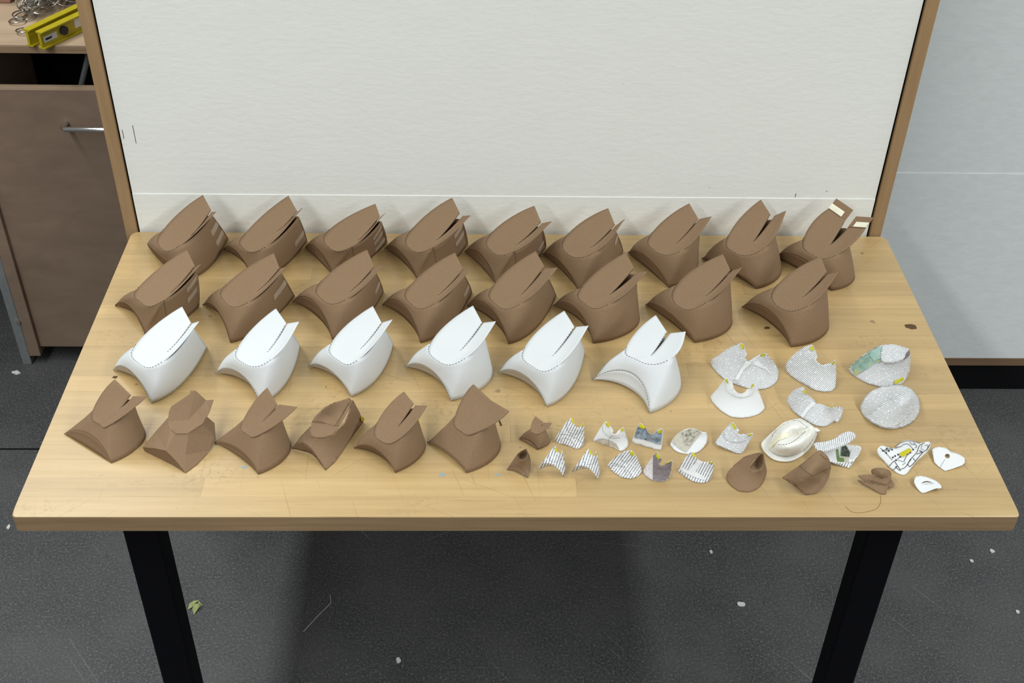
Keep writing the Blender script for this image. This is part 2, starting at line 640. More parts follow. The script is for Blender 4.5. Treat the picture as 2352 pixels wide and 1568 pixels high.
# marks in the top: knots, a nick, glue spots
for (px, py, rx, ry, mt) in ((2092, 750, 0.011, 0.008, 'knot'), (264, 866, 0.005, 0.004, 'knot'), (1762, 753, 0.006, 0.004, 'knot'),
                             (1016, 1090, 0.0048, 0.0052, 'glue_grey'), (560, 1073, 0.005, 0.004, 'glue_grey'),
                             (1142, 1090, 0.0052, 0.0028, 'glue_grey')):
    c0 = tb(px, py)
    vs, n = [], 14
    for k in range(n):
        th = 2 * math.pi * k / n
        j = 0.8 + 0.4 * random.random()
        vs.append((c0[0] + rx * j * math.cos(th), c0[1] + ry * j * math.sin(th), TZ + 0.00025))
    mesh('stain', vs, [tuple(range(n))], mt, table)
# a loose thread lying near the front edge
pts = [tb(*p, 0.0006) for p in ((2022, 1137), (2023, 1152), (2014, 1167), (1995, 1174), (1972, 1177), (1955, 1174), (1942, 1162))]
v, f = tube_vf(catmull(pts, 5), 0.00022, 5)
tag(mesh('thread', v, f, 'thread_brown'), 'thin brown thread curled near the front edge of the table', 'thread')


# ------------------------------------------------------------------ folded card collars
LOCAL0 = dict(A=(0.029, 0.037), F=(0.041, 0.059), E=(0.075, 0.055), N=(0.117, 0.080))


def vault(name, kp, label, cat, group, mat='chipboard', lip_mat='chipboard_inside', ink='score_ink', perforated=True, tapes=(),
          slit=True, sides=None, ridge=False, tape_mat='masking_tape', seam_back=True, thick=0.0010, extra=None):
    """one sheet of card bent into a vaulted collar: L and B are its two front feet, the tongue
    (collar) is folded back at the top and split by a slit, the side walls meet in a seam behind"""
    L, B = tb(*kp['L']), tb(*kp['B'])
    mid = (L + B) / 2
    wv = B - L
    w_ = np.linalg.norm(wv)
    ud = wv / w_
    vd = np.array([-ud[1], ud[0], 0.0])
    zd = np.array([0, 0, 1.0])
    org = mid.copy()
    org[2] += 0.0014

    def loc(p):
        d = p - org
        return np.array([np.dot(d, ud), np.dot(d, vd), d[2]])

    def wld(q):
        return org + q[0] * ud + q[1] * vd + q[2] * zd

    def on_u0(px):
        return loc(on_plane(px[0], px[1], org, ud))

    def on_v(px, vv):
        return loc(on_plane(px[0], px[1], org + vd * vv, vd))

    half = w_ / 2
    s = kp.get('size', 1.0)
    Lq, Bq = np.array([-half, 0, 0.0]), np.array([half, 0, 0.0])

    def cl(q, lo, hi):
        return np.array([q[0], min(max(q[1], lo[0] * s), hi[0] * s), min(max(q[2], lo[1] * s), hi[1] * s)])

    # the tongue lies in a plane that holds the width direction and rises towards the back
    zF = s * (0.059 + 0.020 * min(1.0, max(0.0, 1 - w_ / (0.135 * s)))) + kp.get('dz', 0.0)
    sl = math.radians(kp.get('slope', 25))
    Fw = tb(*kp['F'], zF)
    nrm = -math.sin(sl) * vd + math.cos(sl) * zd

    def pl(px, back=0.0):
        p = on_plane(px[0], px[1], Fw, nrm)
        if back:
            d = p - CAM
            p = p + d / np.linalg.norm(d) * back
        return loc(p)

    F = loc(Fw)
    if kp.get('A') is not None:
        A = on_u0(kp['A'])
        A = cl(A, (0.004, 0.010), (0.05, 0.062))
    else:
        A = np.array([0, F[1] * 0.62, F[2] * 0.62])
    A[1] = min(A[1], F[1] - 0.004 * s)
    A[2] = min(A[2], F[2] - 0.006 * s)
    bk = kp.get('back', 0.008) * s
    N1, N2, Eq = pl(kp['N1'], bk), pl(kp['N2'], bk), pl(kp['E'], bk * 0.5)
    N = (N1 + N2) / 2
    vN = N[1]
    T1, T2 = pl(kp['T1'], -0.002 * s), pl(kp['T2'], kp.get('t2', 0.0) * s)
    M1, M2 = pl(kp['M1']), pl(kp['M2'])
    if kp.get('P') is not None:
        P = loc(tb(*kp['P']))
        P[2] = 0
        sharp = True
    else:
        P = np.array([N[0] * 0.5, vN + 0.016 * s, 0.0])
        sharp = False
    # collar outline (left and right) from F over M to T
    n = 16

    def outline(M, T, sgn):
        a = hermite(F, M, ud * 0 + np.array([sgn * abs(M[0] - F[0]) * 1.75, 0.0, 0.0]), (T - F) * 0.62, n)
        inn = ((N1 + N2) / 2 - T)
        b = hermite(M, T, (T - F) * kp.get('belly', 0.80), (T - M) * 0.9 + inn * kp.get('round', 0.50), n)
        return np.vstack([a, b[1:]])

    oL, oR = outline(M1, T1, -1), outline(M2, T2, 1)
    ncol = len(oL)
    tt = np.linspace(0, 1, ncol)

    def centre(Nx):
        te = 0.45
        out = []
        for t_ in tt:
            if t_ <= te:
                k = t_ / te
                p = F * (1 - k) + Eq * k
            else:
                k = (t_ - te) / (1 - te)
                p = Eq * (1 - k) + Nx * k
                p = p + np.array([0, 0, -0.0025 * s * math.sin(math.pi * k)])
            out.append(p)
        return np.array(out)

    cL, cR = centre(N1), centre(N2)
    lift = kp.get('lift', 0.0)
    root = thing(name, tuple(org), label, cat, group)

    def grid(cen, out, flip):
        V, Fc = [], []
        nk = 8
        for j in range(ncol):
            for k in range(nk + 1):
                b = k / nk
                p = cen[j] * (1 - b) + out[j] * b
                p = p + np.array([0, 0, -0.0016 * s * math.sin(math.pi * b) * math.sin(math.pi * min(1, tt[j] * 1.0))])
                V.append(wld(p) + lift * (CAM - wld(p)) / np.linalg.norm(CAM - wld(p)))
        for j in range(ncol - 1):
            for k in range(nk):
                a = j * (nk + 1) + k
                q = (a, a + 1, a + nk + 2, a + nk + 1)
                Fc.append(q if not flip else q[::-1])
        return V, Fc

    Vl, Fl = grid(cL, oL, True)
    Vr, Fr = grid(cR, oR, False)
    V = Vl + Vr
    Fc = Fl + [tuple(i + len(Vl) for i in f) for f in Fr]
    me = mesh('collar', V, Fc, mat, root, smooth=True)
    bm = bmesh.new()
    bm.from_mesh(me.data)
    bmesh.ops.remove_doubles(bm, verts=bm.verts, dist=0.00015)
    bm.to_mesh(me.data)
    bm.free()
    sm = me.modifiers.new('thickness', 'SOLIDIFY')
    sm.thickness = thick
    sm.offset = -1
    # body: ring between the lower boundary (feet, front arch, base edge) and the crease under the collar
    S = np.array([N[0], vN + 0.002 * s, max(0.03 * s, N[2] - 0.012 * s)])
    ns = 14

    def base(foot, sgn):
        if sharp:
            c1 = foot + np.array([(0.016 if sgn > 0 else 0.022) * s, (0.050 if sgn > 0 else 0.030) * s, 0])
            c2 = P + (foot - P) * 0.30 + np.array([sgn * 0.016 * s, 0.006 * s, 0])
            if sgn < 0:
                c2 = P + np.array([-0.004 * s, -0.03 * s, 0])
        else:
            c1 = foot + np.array([(0.024 * kp.get('rb', 1.0) if sgn > 0 else 0.016) * s, (0.055 if sgn > 0 else 0.040) * s, 0])
            c2 = P + np.array([(0.066 * kp.get('rb', 1.0) if sgn > 0 else -0.030) * s, -0.004 * s, 0])
        t = np.linspace(0, 1, ns)[:, None]
        return (1 - t) ** 3 * foot + 3 * t * (1 - t) ** 2 * c1 + 3 * t * t * (1 - t) * c2 + t ** 3 * P

    bl, br = base(Lq, -1), base(Bq, 1)
    na = 25
    x = np.linspace(-1, 1, na)
    arch = np.stack([x * half, A[1] * (1 - np.abs(x) ** 2.0), A[2] * (1 - np.abs(x) ** 2.1) ** 0.85], axis=1)
    low = np.vstack([bl[::-1], arch[1:-1], br])

    def drop(M):
        d = M.copy()
        d[2] -= 0.0004
        return d

    # upper curve: S -> M1 (below the free edge), crease M1 -> F -> M2, then back to S
    def rim(M, O, sgn):
        tdir = (O[n + 3] - O[n - 4])
        tdir = tdir / np.linalg.norm(tdir)
        dist = np.linalg.norm(S - M)
        end = np.array([-sgn * 0.5, 0.55, -0.05])
        return hermite(M, S, tdir * dist * 0.9 + np.array([sgn * 0.012 * s, 0, -0.02 * s]), end * dist * 0.9, ns)

    rl, rr = rim(M1, oL, -1), rim(M2, oR, 1)
    if sides:
        idx = np.concatenate([np.zeros(5), np.linspace(0, ns - 1, ns - 4)[1:]])
        rr = np.array([rr[int(i)] * (1 - (i % 1)) + rr[min(ns - 1, int(i) + 1)] * (i % 1) for i in idx])
    cre = np.vstack([resample(oL[:n][::-1], 13), resample(oR[:n], 13)[1:]])
    cre = resample_keep(cre, na)
    up = np.vstack([rl[::-1], cre[1:-1], rr])
    nlow = len(low)
    nv = 9
    V, Fc = [], []
    for j in range(nlow):
        for k in range(nv):
            b = k / (nv - 1)
            p = low[j] * (1 - b) + up[j] * b
            bul = 0.0 if ridge else 0.006 * s * math.sin(math.pi * b)
            if j < ns:
                p = p + np.array([bul * 0.9, 0, 0])
            elif j >= nlow - ns:
                if not sides:
                    p = p + np.array([bul * 0.8, -bul * 0.3, 0])
            else:
                xx = (j - ns) / max(1, nlow - 2 * ns) * 2 - 1
                p = p + np.array([bul * xx, -bul * 0.25, bul * 0.55 * (1 - abs(xx))])
            V.append(wld(p))
    for j in range(nlow - 1):
        for k in range(nv - 1):
            a = j * nv + k
            Fc.append((a, a + nv, a + nv + 1, a + 1))
    if seam_back and False:
        pass
    body = mesh('body', V, Fc, mat, root, smooth=True, solid=thick, autosm=14 if ridge else None)
    if sides:
        jf = nlow - ns + 4
        for e_ in body.data.edges:
            a_, b_ = e_.vertices
            if a_ // nv == jf and b_ // nv == jf:
                e_.use_edge_sharp = True
    # front lip folded in under the arch
    gv = kp.get('gv')
    if gv is None and kp.get('G') is not None:
        gq = loc(tb(*kp['G']))
        gv = min(max(gq[1] + abs(gq[0]) * 0.15, 0.0), 0.034 * s)
    if gv is None:
        gv = 0.030 * s
    gv = min(gv, A[1] + 0.012 * s)
    lip_low = np.stack([x * half, gv * (1 - np.abs(x) ** 2.2), np.full(na, 0.0012) + 0.0015 * (1 - x ** 2)], axis=1)
    V, Fc = [], []
    nk = 5
    for j in range(na):
        for k in range(nk):
            b = k / (nk - 1)
            V.append(wld(arch[j] * (1 - b) + lip_low[j] * b + np.array([0, 0.002 * s * math.sin(math.pi * b) * (1 - x[j] ** 2), 0])))
    for j in range(na - 1):
        for k in range(nk - 1):
            a = j * nk + k
            Fc.append((a, a + 1, a + nk + 1, a + nk))
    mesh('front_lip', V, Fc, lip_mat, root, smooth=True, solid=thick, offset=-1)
    if perforated:
        upv = np.array([0, 0, 0.0003])
        lines = [[wld(p) + upv for p in arch], [wld(p) + upv for p in np.vstack([oL[:n][::-1], oR[1:n]])]]
        if slit:
            e = int(0.45 * ncol)
            lines.append([wld(p) + upv for p in cL[e:]])
        if sides:
            q0 = oR[n - 1]
            q1 = br[4]
            lines.append([wld(q0 * (1 - t_) + q1 * t_) + upv + ud * 0.0006 - vd * 0.0004 for t_ in np.linspace(0, 1, 12)])
        dv, df = dashes(lines)
        mesh('perforation', dv, df, ink, root, kind='stuff')
    elif ink:
        upv = np.array([0, 0, 0.0004])
        dv, df = tube_vf([wld(p) + upv for p in np.vstack([oL[6:n][::-1], oR[1:n - 4]])], 0.00035, 4)
        mesh('drawn_line', dv, df, ink, root)
    # tapes across the seam at the back of the right-hand wall
    bdm = body.data
    offw = np.array(root.location)
    for (jt, b0, b1, wid) in tapes:
        # jt: steps away from the seam, b: height range up the wall
        j1 = nlow - 1
        j0 = nlow - 1 - jt
        P_ = lambda j, b: np.array(bdm.vertices[int(j) * nv + int(round(b * (nv - 1)))].co) + offw

        def S_(j, b):
            kk = b * (nv - 1)
            k0 = min(nv - 2, int(kk))
            fr = kk - k0
            a0 = np.array(bdm.vertices[j * nv + k0].co) * (1 - fr) + np.array(bdm.vertices[j * nv + k0 + 1].co) * fr
            return a0 + offw
        Vt, Ft = [], []
        js = list(range(j0, j1 + 1))
        outw = 0.0009 * (ud * 0.85 - vd * 0.25 + zd * 0.45)
        for q, j in enumerate(js):
            sl = b0 + (b1 - b0) * q / max(1, len(js) - 1)
            Vt += [S_(j, sl) + outw, S_(j, min(1, sl + wid)) + outw]
        for q in range(len(js) - 1):
            Ft.append((2 * q, 2 * q + 2, 2 * q + 3, 2 * q + 1))
        mesh('tape', Vt, Ft, tape_mat, root)
    if extra:
        extra(root, wld, dict(T1=T1, T2=T2, N1=N1, N2=N2, s=s, ud=ud, vd=vd))
    return root


def resample_keep(pts, n):
    return resample(pts, n)


A_ = crop(320, 420, 3.92)
B_ = crop(860, 420, 3.92)
C_ = crop(1400, 420, 3.6185)
D_ = crop(240, 690, 3.734)
E_ = crop(660, 690, 3.7333)
F_ = crop(1140, 690, 3.734)
ID = lambda p: p


def K(c, **kw):
    out = {}
    for k, v in kw.items():
        if v is None or isinstance(v, (int, float)):
            out[k] = v
        elif len(v) == 3 and v[2] == 'px':
            out[k] = (v[0], v[1])
        else:
            out[k] = c(v)
    return out


G1 = 'perforated brown card collars in the back row'
G2 = 'perforated brown card collars in the second row'
G3 = 'perforated white card collars'
G4 = 'plain brown card collars in the front row'


def tabs(root, wld, q):
    # the last collar of the back row still has its glue tabs with pale tape strips
    s, ud, vd = q['s'], q['ud'], q['vd']
    up = np.array([0, 0, 1.0])
    for nm, a, b, ext in (('left', q['T1'], q['N1'], 1), ('right', q['T2'], q['N2'], 1)):
        pa, pb = wld(a), wld(b)
        e = (vd * 0.70 + up * 0.62)
        e = e / np.linalg.norm(e)
        gt = mesh('glue_tab', [pa, pb, pb + e * 0.026, pa + e * 0.026], [(0, 1, 2, 3)], 'chipboard', root, solid=0.001)
        d = (pb - pa)
        o = (up * 0.6 - vd * 0.6) * 0.0016
        mesh('tape', [pa + e * 0.001 + o, pa + d * 0.75 + e * 0.001 + o, pa + d * 0.75 + e * 0.013 + o, pa + e * 0.013 + o],
             [(0, 1, 2, 3)], 'cream_tape', gt, label='pale tape strip on the glue tab')


ordw = ['first', 'second', 'third', 'fourth', 'fifth', 'sixth', 'seventh', 'eighth', 'ninth']
row1 = [
    K(A_, L=(80, 570), B=(425, 645, 'px'), F=(200, 590), N1=(645, 243), N2=(648, 262), T1=(572, 108), T2=(690, 258), E=(480, 462), M1=(215, 420), M2=(370, 560), P=(800, 500)),
    K(A_, L=(757, 608), B=(582, 648, 'px'), A=(880, 615), G=(880, 655), F=(940, 590), N1=(1420, 255), N2=(1424, 262), T1=(1343, 115), T2=(1468, 222), E=(1250, 430), M1=(950, 455), M2=(1150, 565), P=(1512, 525)),
    K(A_, L=(1492, 589), B=(764, 634, 'px'), A=(1640, 580), G=(1600, 700), F=(1700, 575), N1=(2165, 300), N2=(2172, 305), T1=(2125, 187), T2=(2208, 272), E=(1980, 510), M1=(1710, 420), M2=(1920, 570), P=(2232, 535)),
    K(B_, L=(94, 597), B=(958, 644, 'px'), A=(290, 590), G=(220, 700), F=(310, 585), N1=(768, 270), N2=(795, 297), T1=(700, 133), T2=(862, 292), E=(570, 510), M1=(345, 405), M2=(530, 580), P=(842, 550)),
    K(B_, L=(808, 623), B=(1138, 655, 'px'), A=(960, 655), G=(930, 745), F=(1045, 605), N1=(1500, 352), N2=(1510, 362), T1=(1440, 205), T2=(1595, 345), E=(1285, 555), M1=(1060, 440), M2=(1265, 615), P=(1546, 578)),
    K(B_, L=(1508, 647), B=(1329, 670, 'px'), A=(1680, 710), G=(1660, 785), F=(1730, 630), N1=(2165, 375), N2=(2168, 388), T1=(2105, 227), T2=(2253, 323), E=(1960, 578), M1=(1745, 455), M2=(1985, 625), P=(2240, 615)),
    K(C_, L=(150, 585), B=(490, 875), A=(400, 595), gv=0.0, F=(365, 555), N1=(738, 297), N2=(746, 300), T1=(663, 170), T2=(847, 278), E=(560, 500), M1=(355, 410), M2=(600, 560), rb=0.4),
    K(C_, L=(764, 634), B=(1218, 885), A=(1085, 645), G=(960, 705), F=(1040, 580), N1=(1337, 262), N2=(1372, 272), T1=(1258, 138), T2=(1467, 230), E=(1200, 485), M1=(990, 430), M2=(1290, 535)),
    K(C_, L=(1380, 622), B=(1842, 900), A=(1620, 625), G=(1560, 675), F=(1690, 600), N1=(1960, 310), N2=(1985, 365), T1=(1820, 213), T2=(2130, 375), E=(1840, 510), M1=(1615, 455), M2=(1890, 595)),
]
look1 = ['two tapes on its sloping seam', 'with dark gap under folded wing', 'with three tapes up its right seam',
         'with a sharp dark side and two tapes', 'with a sharp dark side fold', 'with a narrow folded right wing',
         'with its front lip folded flat', 'with two tall open pointed wings', 'with pale tape strips on its two tips']
tp1 = [[(4, .25, .30, .16), (4, .60, .65, .16)], [(4, .30, .36, .17)], [(4, .62, .80, .13), (4, .38, .56, .14), (4, .10, .2, .13)], [(4, .70, .80, .16), (4, .40, .48, .16)],
       [(3, .25, .32, .14)], [(3, .62, .72, .12)], [], [], []]
for i, k in enumerate(row1):
    vault('card_collar', k, '%s brown collar from left in back row, %s' % (ordw[i], look1[i]), 'paper model', G1,
          tapes=tp1[i], sides=i in (2, 3, 4), extra=tabs if i == 8 else None)

row2 = [
    K(A_, L=(264.6, 703.5, 'px'), B=(334, 772, 'px'), A=(298, 706, 'px'), G=(300, 718, 'px'), F=(20, 1080), N1=(500, 745), N2=(510, 752), T1=(428, 600), T2=(555, 728), E=(290, 985), M1=(-8, 940), M2=(220, 1055), P=(540, 1110)),
    K(A_, L=(570, 1105), B=(818, 1443), A=(700, 1150), F=(775, 1075), N1=(1262, 765), N2=(1272, 768), T1=(1210, 630), T2=(1325, 755), E=(1070, 970), M1=(780, 915), M2=(985, 1070), P=(1400, 1020)),
    K(A_, L=(1380, 1078), B=(1738, 1420), A=(1570, 1070), G=(1560, 1190), F=(1640, 1045), N1=(2115, 750), N2=(2120, 760), T1=(2050, 600), T2=(2200, 733), E=(1905, 975), M1=(1640, 880), M2=(1870, 1045), P=(2200, 985)),
    K(B_, L=(70, 1105), B=(413, 1445), A=(300, 1080), G=(240, 1215), F=(330, 1090), N1=(798, 775), N2=(803, 782), T1=(725, 625), T2=(875, 762), E=(585, 1005), M1=(320, 920), M2=(545, 1085), P=(880, 990)),
    K(B_, L=(834, 1114), B=(1205, 1455), A=(1060, 1095), G=(1020, 1210), F=(1100, 1100), N1=(1530, 750), N2=(1532, 768), T1=(1452, 612), T2=(1648, 762), E=(1330, 1000), M1=(1070, 920), M2=(1320, 1085), P=(1637, 1020)),
    K(B_, L=(1605, 1112), B=(1965, 1448), A=(1810, 1130), G=(1760, 1160), F=(1890, 1085), N1=(1456.5, 615, 'px'), N2=(1466, 623, 'px'), T1=(2262, 625), T2=(1487, 623, 'px'), E=(1402.5, 675.5, 'px'), M1=(1870, 930), M2=(2115, 1090)),
    K(C_, L=(297, 1018), B=(702, 1332), A=(520, 1055), G=(500, 1125), F=(580, 1030), N1=(1005, 725), N2=(1015, 730), T1=(943, 590), T2=(1105, 697), E=(810, 935), M1=(570, 830), M2=(810, 990)),
    K(C_, L=(1097, 1037), B=(1503, 1368), A=(1310, 1065), G=(1310, 1130), F=(1400, 1025), N1=(1808, 740), N2=(1815, 755), T1=(1755, 610), T2=(1905, 735), E=(1615, 945), M1=(1395, 845), M2=(1650, 1020)),
]
look2 = ['two tapes on its upright seam', 'one tape on its flat side', 'with a wide dark front lip',
         'standing on a sharp front foot', 'with a deep hollow front lip', 'with a broad right wing and rounded side', 'with a rounded side reaching forward', 'at the right end of the row']
tp2 = [[(4, .72, .80, .15), (4, .40, .50, .15)], [(5, .55, .62, .16)], [(3, .4, .5, .15)], [(3, .35, .42, .15)], [], [], [], []]
for i, k in enumerate(row2):
    vault('card_collar', k, '%s brown collar from left in second row, %s' % (ordw[i], look2[i]), 'paper model', G2,
          tapes=tp2[i], sides=i == 0)

row3 = [
    K(D_, L=(75, 600), B=(400, 885), A=(220, 608), G=(165, 600), F=(290, 535), N1=(743, 195), N2=(750, 197), T1=(665, 52), T2=(810, 178), E=(548, 435), M1=(270, 375), M2=(500, 522), P=(882, 405)),
    K(D_, L=(950, 630), B=(1338, 893), A=(1150, 622), G=(1130, 640), F=(1190, 535), N1=(1560, 195), N2=(1567, 197), T1=(1470, 68), T2=(1668, 180), E=(1405, 438), M1=(1150, 390), M2=(1430, 505), P=(1680, 395)),
    K(E_, L=(182, 568), B=(547, 832), A=(380, 585), G=(360, 585), F=(440, 515), N1=(808, 190), N2=(818, 187), T1=(733, 47), T2=(900, 162), E=(635, 410), M1=(385, 350), M2=(615, 500), P=(910, 385)),
    K(E_, L=(1008, 575), B=(1403, 866), A=(1220, 590), G=(1200, 612), F=(1295, 520), N1=(1670, 190), N2=(1680, 190), T1=(1592, 43), T2=(1787, 177), E=(1490, 425), M1=(1240, 345), M2=(1530, 490)),
    K(F_, L=(10, 628), B=(430, 918), A=(240, 640), G=(200, 655), F=(315, 570), N1=(670, 225), N2=(685, 225), T1=(583, 87), T2=(790, 215), E=(490, 470), M1=(245, 400), M2=(530, 555), P=(757, 455)),
    K(F_, L=(820, 685), B=(1312, 972), A=(1165, 628), G=(1090, 748), F=(1212, 512), N1=(1462, 268), N2=(1490, 280), T1=(1368, 125), T2=(1623, 265), E=(1330, 470), M1=(1115, 400), M2=(1490, 500)),
]
look3 = ['with a grey rear edge', 'with its slit nearly closed', 'with a pointed back corner', 'smudged on its rounded side', 'brown flap behind its right wing', 'slit open widest, broad front lip']
for i, k in enumerate(row3):
    vault('card_collar', k, '%s white card collar from the left, %s' % (ordw[i], look3[i]), 'paper model', G3,
          mat='white_card', lip_mat='white_card' if i == 5 else 'grey_card_back', ink='score_ink_grey')

B1_ = crop(130, 860, 6.2733)
B3_ = crop(420, 860, 6.2733)
B5_ = crop(660, 860, 6.2733)
B6_ = crop(940, 860, 6.2733)
S_G = crop(1150, 940, 7.587)
vault('card_collar', K(B1_, lift=0.0022, size=0.74, slope=36, L=(110, 862), B=(790, 1280), A=(480, 870), gv=0.0, F=(610, 712), N1=(1070, 295), N2=(1100, 310), T1=(838, 68), T2=(1300, 310), E=(895, 500), M1=(510, 540), M2=(770, 720)),
      'plain brown card collar at the left end of the front row, front closed', 'paper model', G4, ridge=True, perforated=False, ink=None)
vault('card_collar', K(B3_, lift=0.0022, size=0.74, slope=36, L=(445, 990), B=(1085, 1445), A=(800, 1085), G=(700, 1140), F=(905, 845), N1=(1365, 440), N2=(1390, 430), T1=(1215, 190), T2=(1645, 465), E=(1105, 710), M1=(860, 670), M2=(1130, 850)),
      'brown card collar with spread wings and sharp ridge, third in the front row', 'paper model', G4, ridge=True, perforated=False, ink=None)
vault('card_collar', K(B5_, lift=0.0022, size=0.74, L=(960, 1070), B=(1550, 1425), A=(1230, 1090), gv=0.02, F=(1345, 955), N1=(1820, 420), N2=(1845, 445), T1=(1680, 243), T2=(980.6, 931, 'px'), E=(1575, 770), M1=(1300, 680), M2=(1640, 900)),
      'plain brown card collar with long dark slit, fifth in the front row', 'paper model', G4, perforated=False, ink='score_ink', tapes=[(3, .55, .6, .2)], tape_mat='yellow_tape')
vault('card_collar', K(B6_, lift=0.0022, size=0.76, slope=36, L=(262, 990), B=(820, 1425), A=(552, 1178), gv=0.012, F=(740, 815), N1=(1180, 372), N2=(1180.5, 372.5), T1=(925, 137), T2=(1440, 525), E=(960, 560), M1=(655, 610), M2=(990, 825)),
      'brown card collar with an unslit shield-shaped flap, right end of front row', 'paper model', G4, ridge=True, perforated=False, ink=None, slit=False)
rt = [o for o in COL.objects if o.parent is None and o.name.startswith('card_collar')][-1]
mesh('back_tab', [tb(*B6_(p)[:2], p[2]) for p in ((1285, 655, .036), (1308, 660, .036), (1342, 735, .024), (1308, 738, .024))], [(0, 1, 2, 3)], 'chipboard_inside', rt, solid=0.0008)
vault('card_collar', K(S_G, lift=0.0012, size=0.40, L=(315, 520), B=(640, 710), A=(505, 560), gv=0.0, F=(570, 410), N1=(745, 225), N2=(757, 230), T1=(610, 120), T2=(885, 238), E=(685, 310), M1=(520, 330), M2=(720, 395)),
      'small plain brown card collar with a short black slit, beside the printed paper collars', 'paper model', G4, perforated=False, ink=None)


# ------------------------------------------------------------------ free sheets: outline with heights above the table, smooth inside
class Sheet:
    def __init__(self, root, c, outline, name, mat, inner=(), holes=(), thick=0.0006, smooth_outline=True, dens=0.0032, smooth=True, zoff=0.0, stiff=True):
        pts = np.array([c(p) for p in outline], float)
        if smooth_outline == 'soft':
            pts = catmull(list(pts), 3, closed=True, k_=0.62)
        elif smooth_outline:
            pts = catmull(list(pts), 3, closed=True)
        else:
            dn = []
            for a, b in zip(pts, np.roll(pts, -1, axis=0)):
                k = 1 if dens > 0.02 else max(1, int(np.linalg.norm((b - a)[:2]) / 4.0))
                dn += [a + (b - a) * q / k for q in range(k)]
            pts = np.array(dn)
        inn = np.array([c(p) for p in inner], float) if len(inner) else np.zeros((0, 3))
        hol = [np.array([c(p)[:2] for p in h], float) for h in holes]
        scale = 1.0 / 1350.0
        step = dens / scale
        lo, hi = pts[:, :2].min(0), pts[:, :2].max(0)
        seeds = []
        y = lo[1] + step * 0.5
        r = 0
        while y < hi[1]:
            x = lo[0] + step * (0.5 if r % 2 else 0.0)
            while x < hi[0]:
                seeds.append((x, y))
                x += step
            y += step * 0.866
            r += 1

        def inside_many(Q, poly):
            Q = np.atleast_2d(np.asarray(Q, float))
            x0, y0 = poly[:, 0], poly[:, 1]
            x1, y1 = np.roll(x0, 1), np.roll(y0, 1)
            c1 = (y0[None] > Q[:, 1:2]) != (y1[None] > Q[:, 1:2])
            xi = (x1 - x0)[None] * (Q[:, 1:2] - y0[None]) / ((y1 - y0)[None] + 1e-12) + x0[None]
            return (np.sum(c1 & (Q[:, 0:1] < xi), axis=1) % 2).astype(bool)

        def inside(q, poly):
            return bool(inside_many([q], poly)[0])

        ring = pts[:, :2]
        keep = []
        okm = inside_many(seeds, ring)
        for h in hol:
            okm &= ~inside_many(seeds, h)
        for q, ok_ in zip(seeds, okm):
            if ok_:
                if np.min(np.linalg.norm(ring - q, axis=1)) > step * 0.45 and (len(inn) == 0 or np.min(np.linalg.norm(inn[:, :2] - q, axis=1)) > step * 0.4):
                    keep.append(q)
        allp = [tuple(p) for p in ring] + [tuple(p[:2]) for p in inn] + keep
        nb = len(ring)
        edges = [(i, (i + 1) % nb) for i in range(nb)]
        for h in hol:
            s0 = len(allp)
            allp += [tuple(p) for p in h]
            edges += [(s0 + i, s0 + (i + 1) % len(h)) for i in range(len(h))]
        vv, ee, ff, ov, oe, of = delaunay_2d_cdt([Vector(p) for p in allp], edges, [], 0, 1e-6)
        P = np.array([[v.x, v.y] for v in vv])
        cens = [P[list(f)].mean(0) for f in ff]
        okm = inside_many(cens, ring)
        for h in hol:
            okm &= ~inside_many(cens, h)
        faces = [tuple(f) for f, k in zip(ff, okm) if k]
        # heights: minimise bending with the outline (and the inner controls) held
        n = len(P)
        Lm = np.zeros((n, n))
        for f in faces:
            for a, b in ((f[0], f[1]), (f[1], f[2]), (f[2], f[0])):
                wgt = 1.0 / max(1e-6, np.linalg.norm(P[a] - P[b]))
                Lm[a, b] = Lm[b, a] = -wgt
        np.fill_diagonal(Lm, -Lm.sum(1))
        dg = np.diag(Lm).copy()
        dg[dg == 0] = 1
        Ln = Lm / dg[:, None]
        known = {}
        for i, o in enumerate(ov):
            for oi in o:
                if oi < nb:
                    known[i] = pts[oi, 2]
                elif oi < nb + len(inn):
                    known[i] = inn[oi - nb, 2]
        isb = np.zeros(n, bool)
        for i in known:
            isb[i] = True
        Q = Ln[~isb].T @ (np.eye((~isb).sum()) @ Ln[~isb]) if False else Ln.T @ Ln + 0.02 * np.abs(Lm) * 0 + 1e-9 * np.eye(n)
        rowmask = np.ones(n)
        for i, o in enumerate(ov):
            if any(oi < nb for oi in o):
                rowmask[i] = 0.0
        Lk = Ln * rowmask[:, None]
        Q = Lk.T @ Lk + 1e-7 * np.eye(n)
        if len(inn) == 0:
            Q = Q + 0.05 * (Lm / dg.mean())
        z = np.zeros(n)
        ki = np.array(sorted(known))
        z[ki] = [known[i] for i in ki]
        fi = np.array([i for i in range(n) if i not in known], int)
        if len(fi):
            z[fi] = np.linalg.solve(Q[np.ix_(fi, fi)], -Q[np.ix_(fi, ki)] @ z[ki])
        z = np.maximum(z, 0.0) + zoff + 0.0014
        self.P, self.z = P, z
        self.V = [tb(P[i, 0], P[i, 1], z[i]) for i in range(n)]
        # faces: make them look upwards
        out = []
        for f in faces:
            a, b, c3 = (self.V[i] for i in f)
            nrm = np.cross(b - a, c3 - a)
            out.append(f if np.dot(nrm, CAM - a) > 0 else f[::-1])
        uv = [(v[0], v[1] + 0.9 * v[2]) for v in self.V]
        self.c, self.root = c, root
        self.o = mesh(name, self.V, out, mat, root, smooth=smooth, solid=thick, uv=uv)
        self.faces = out

    def zat(self, px, py):
        d = np.linalg.norm(self.P - np.array([px, py]), axis=1)
        idx = np.argsort(d)[:5]
        wg = 1 / (d[idx] ** 2 + 0.3)
        return float((self.z[idx] * wg).sum() / wg.sum())

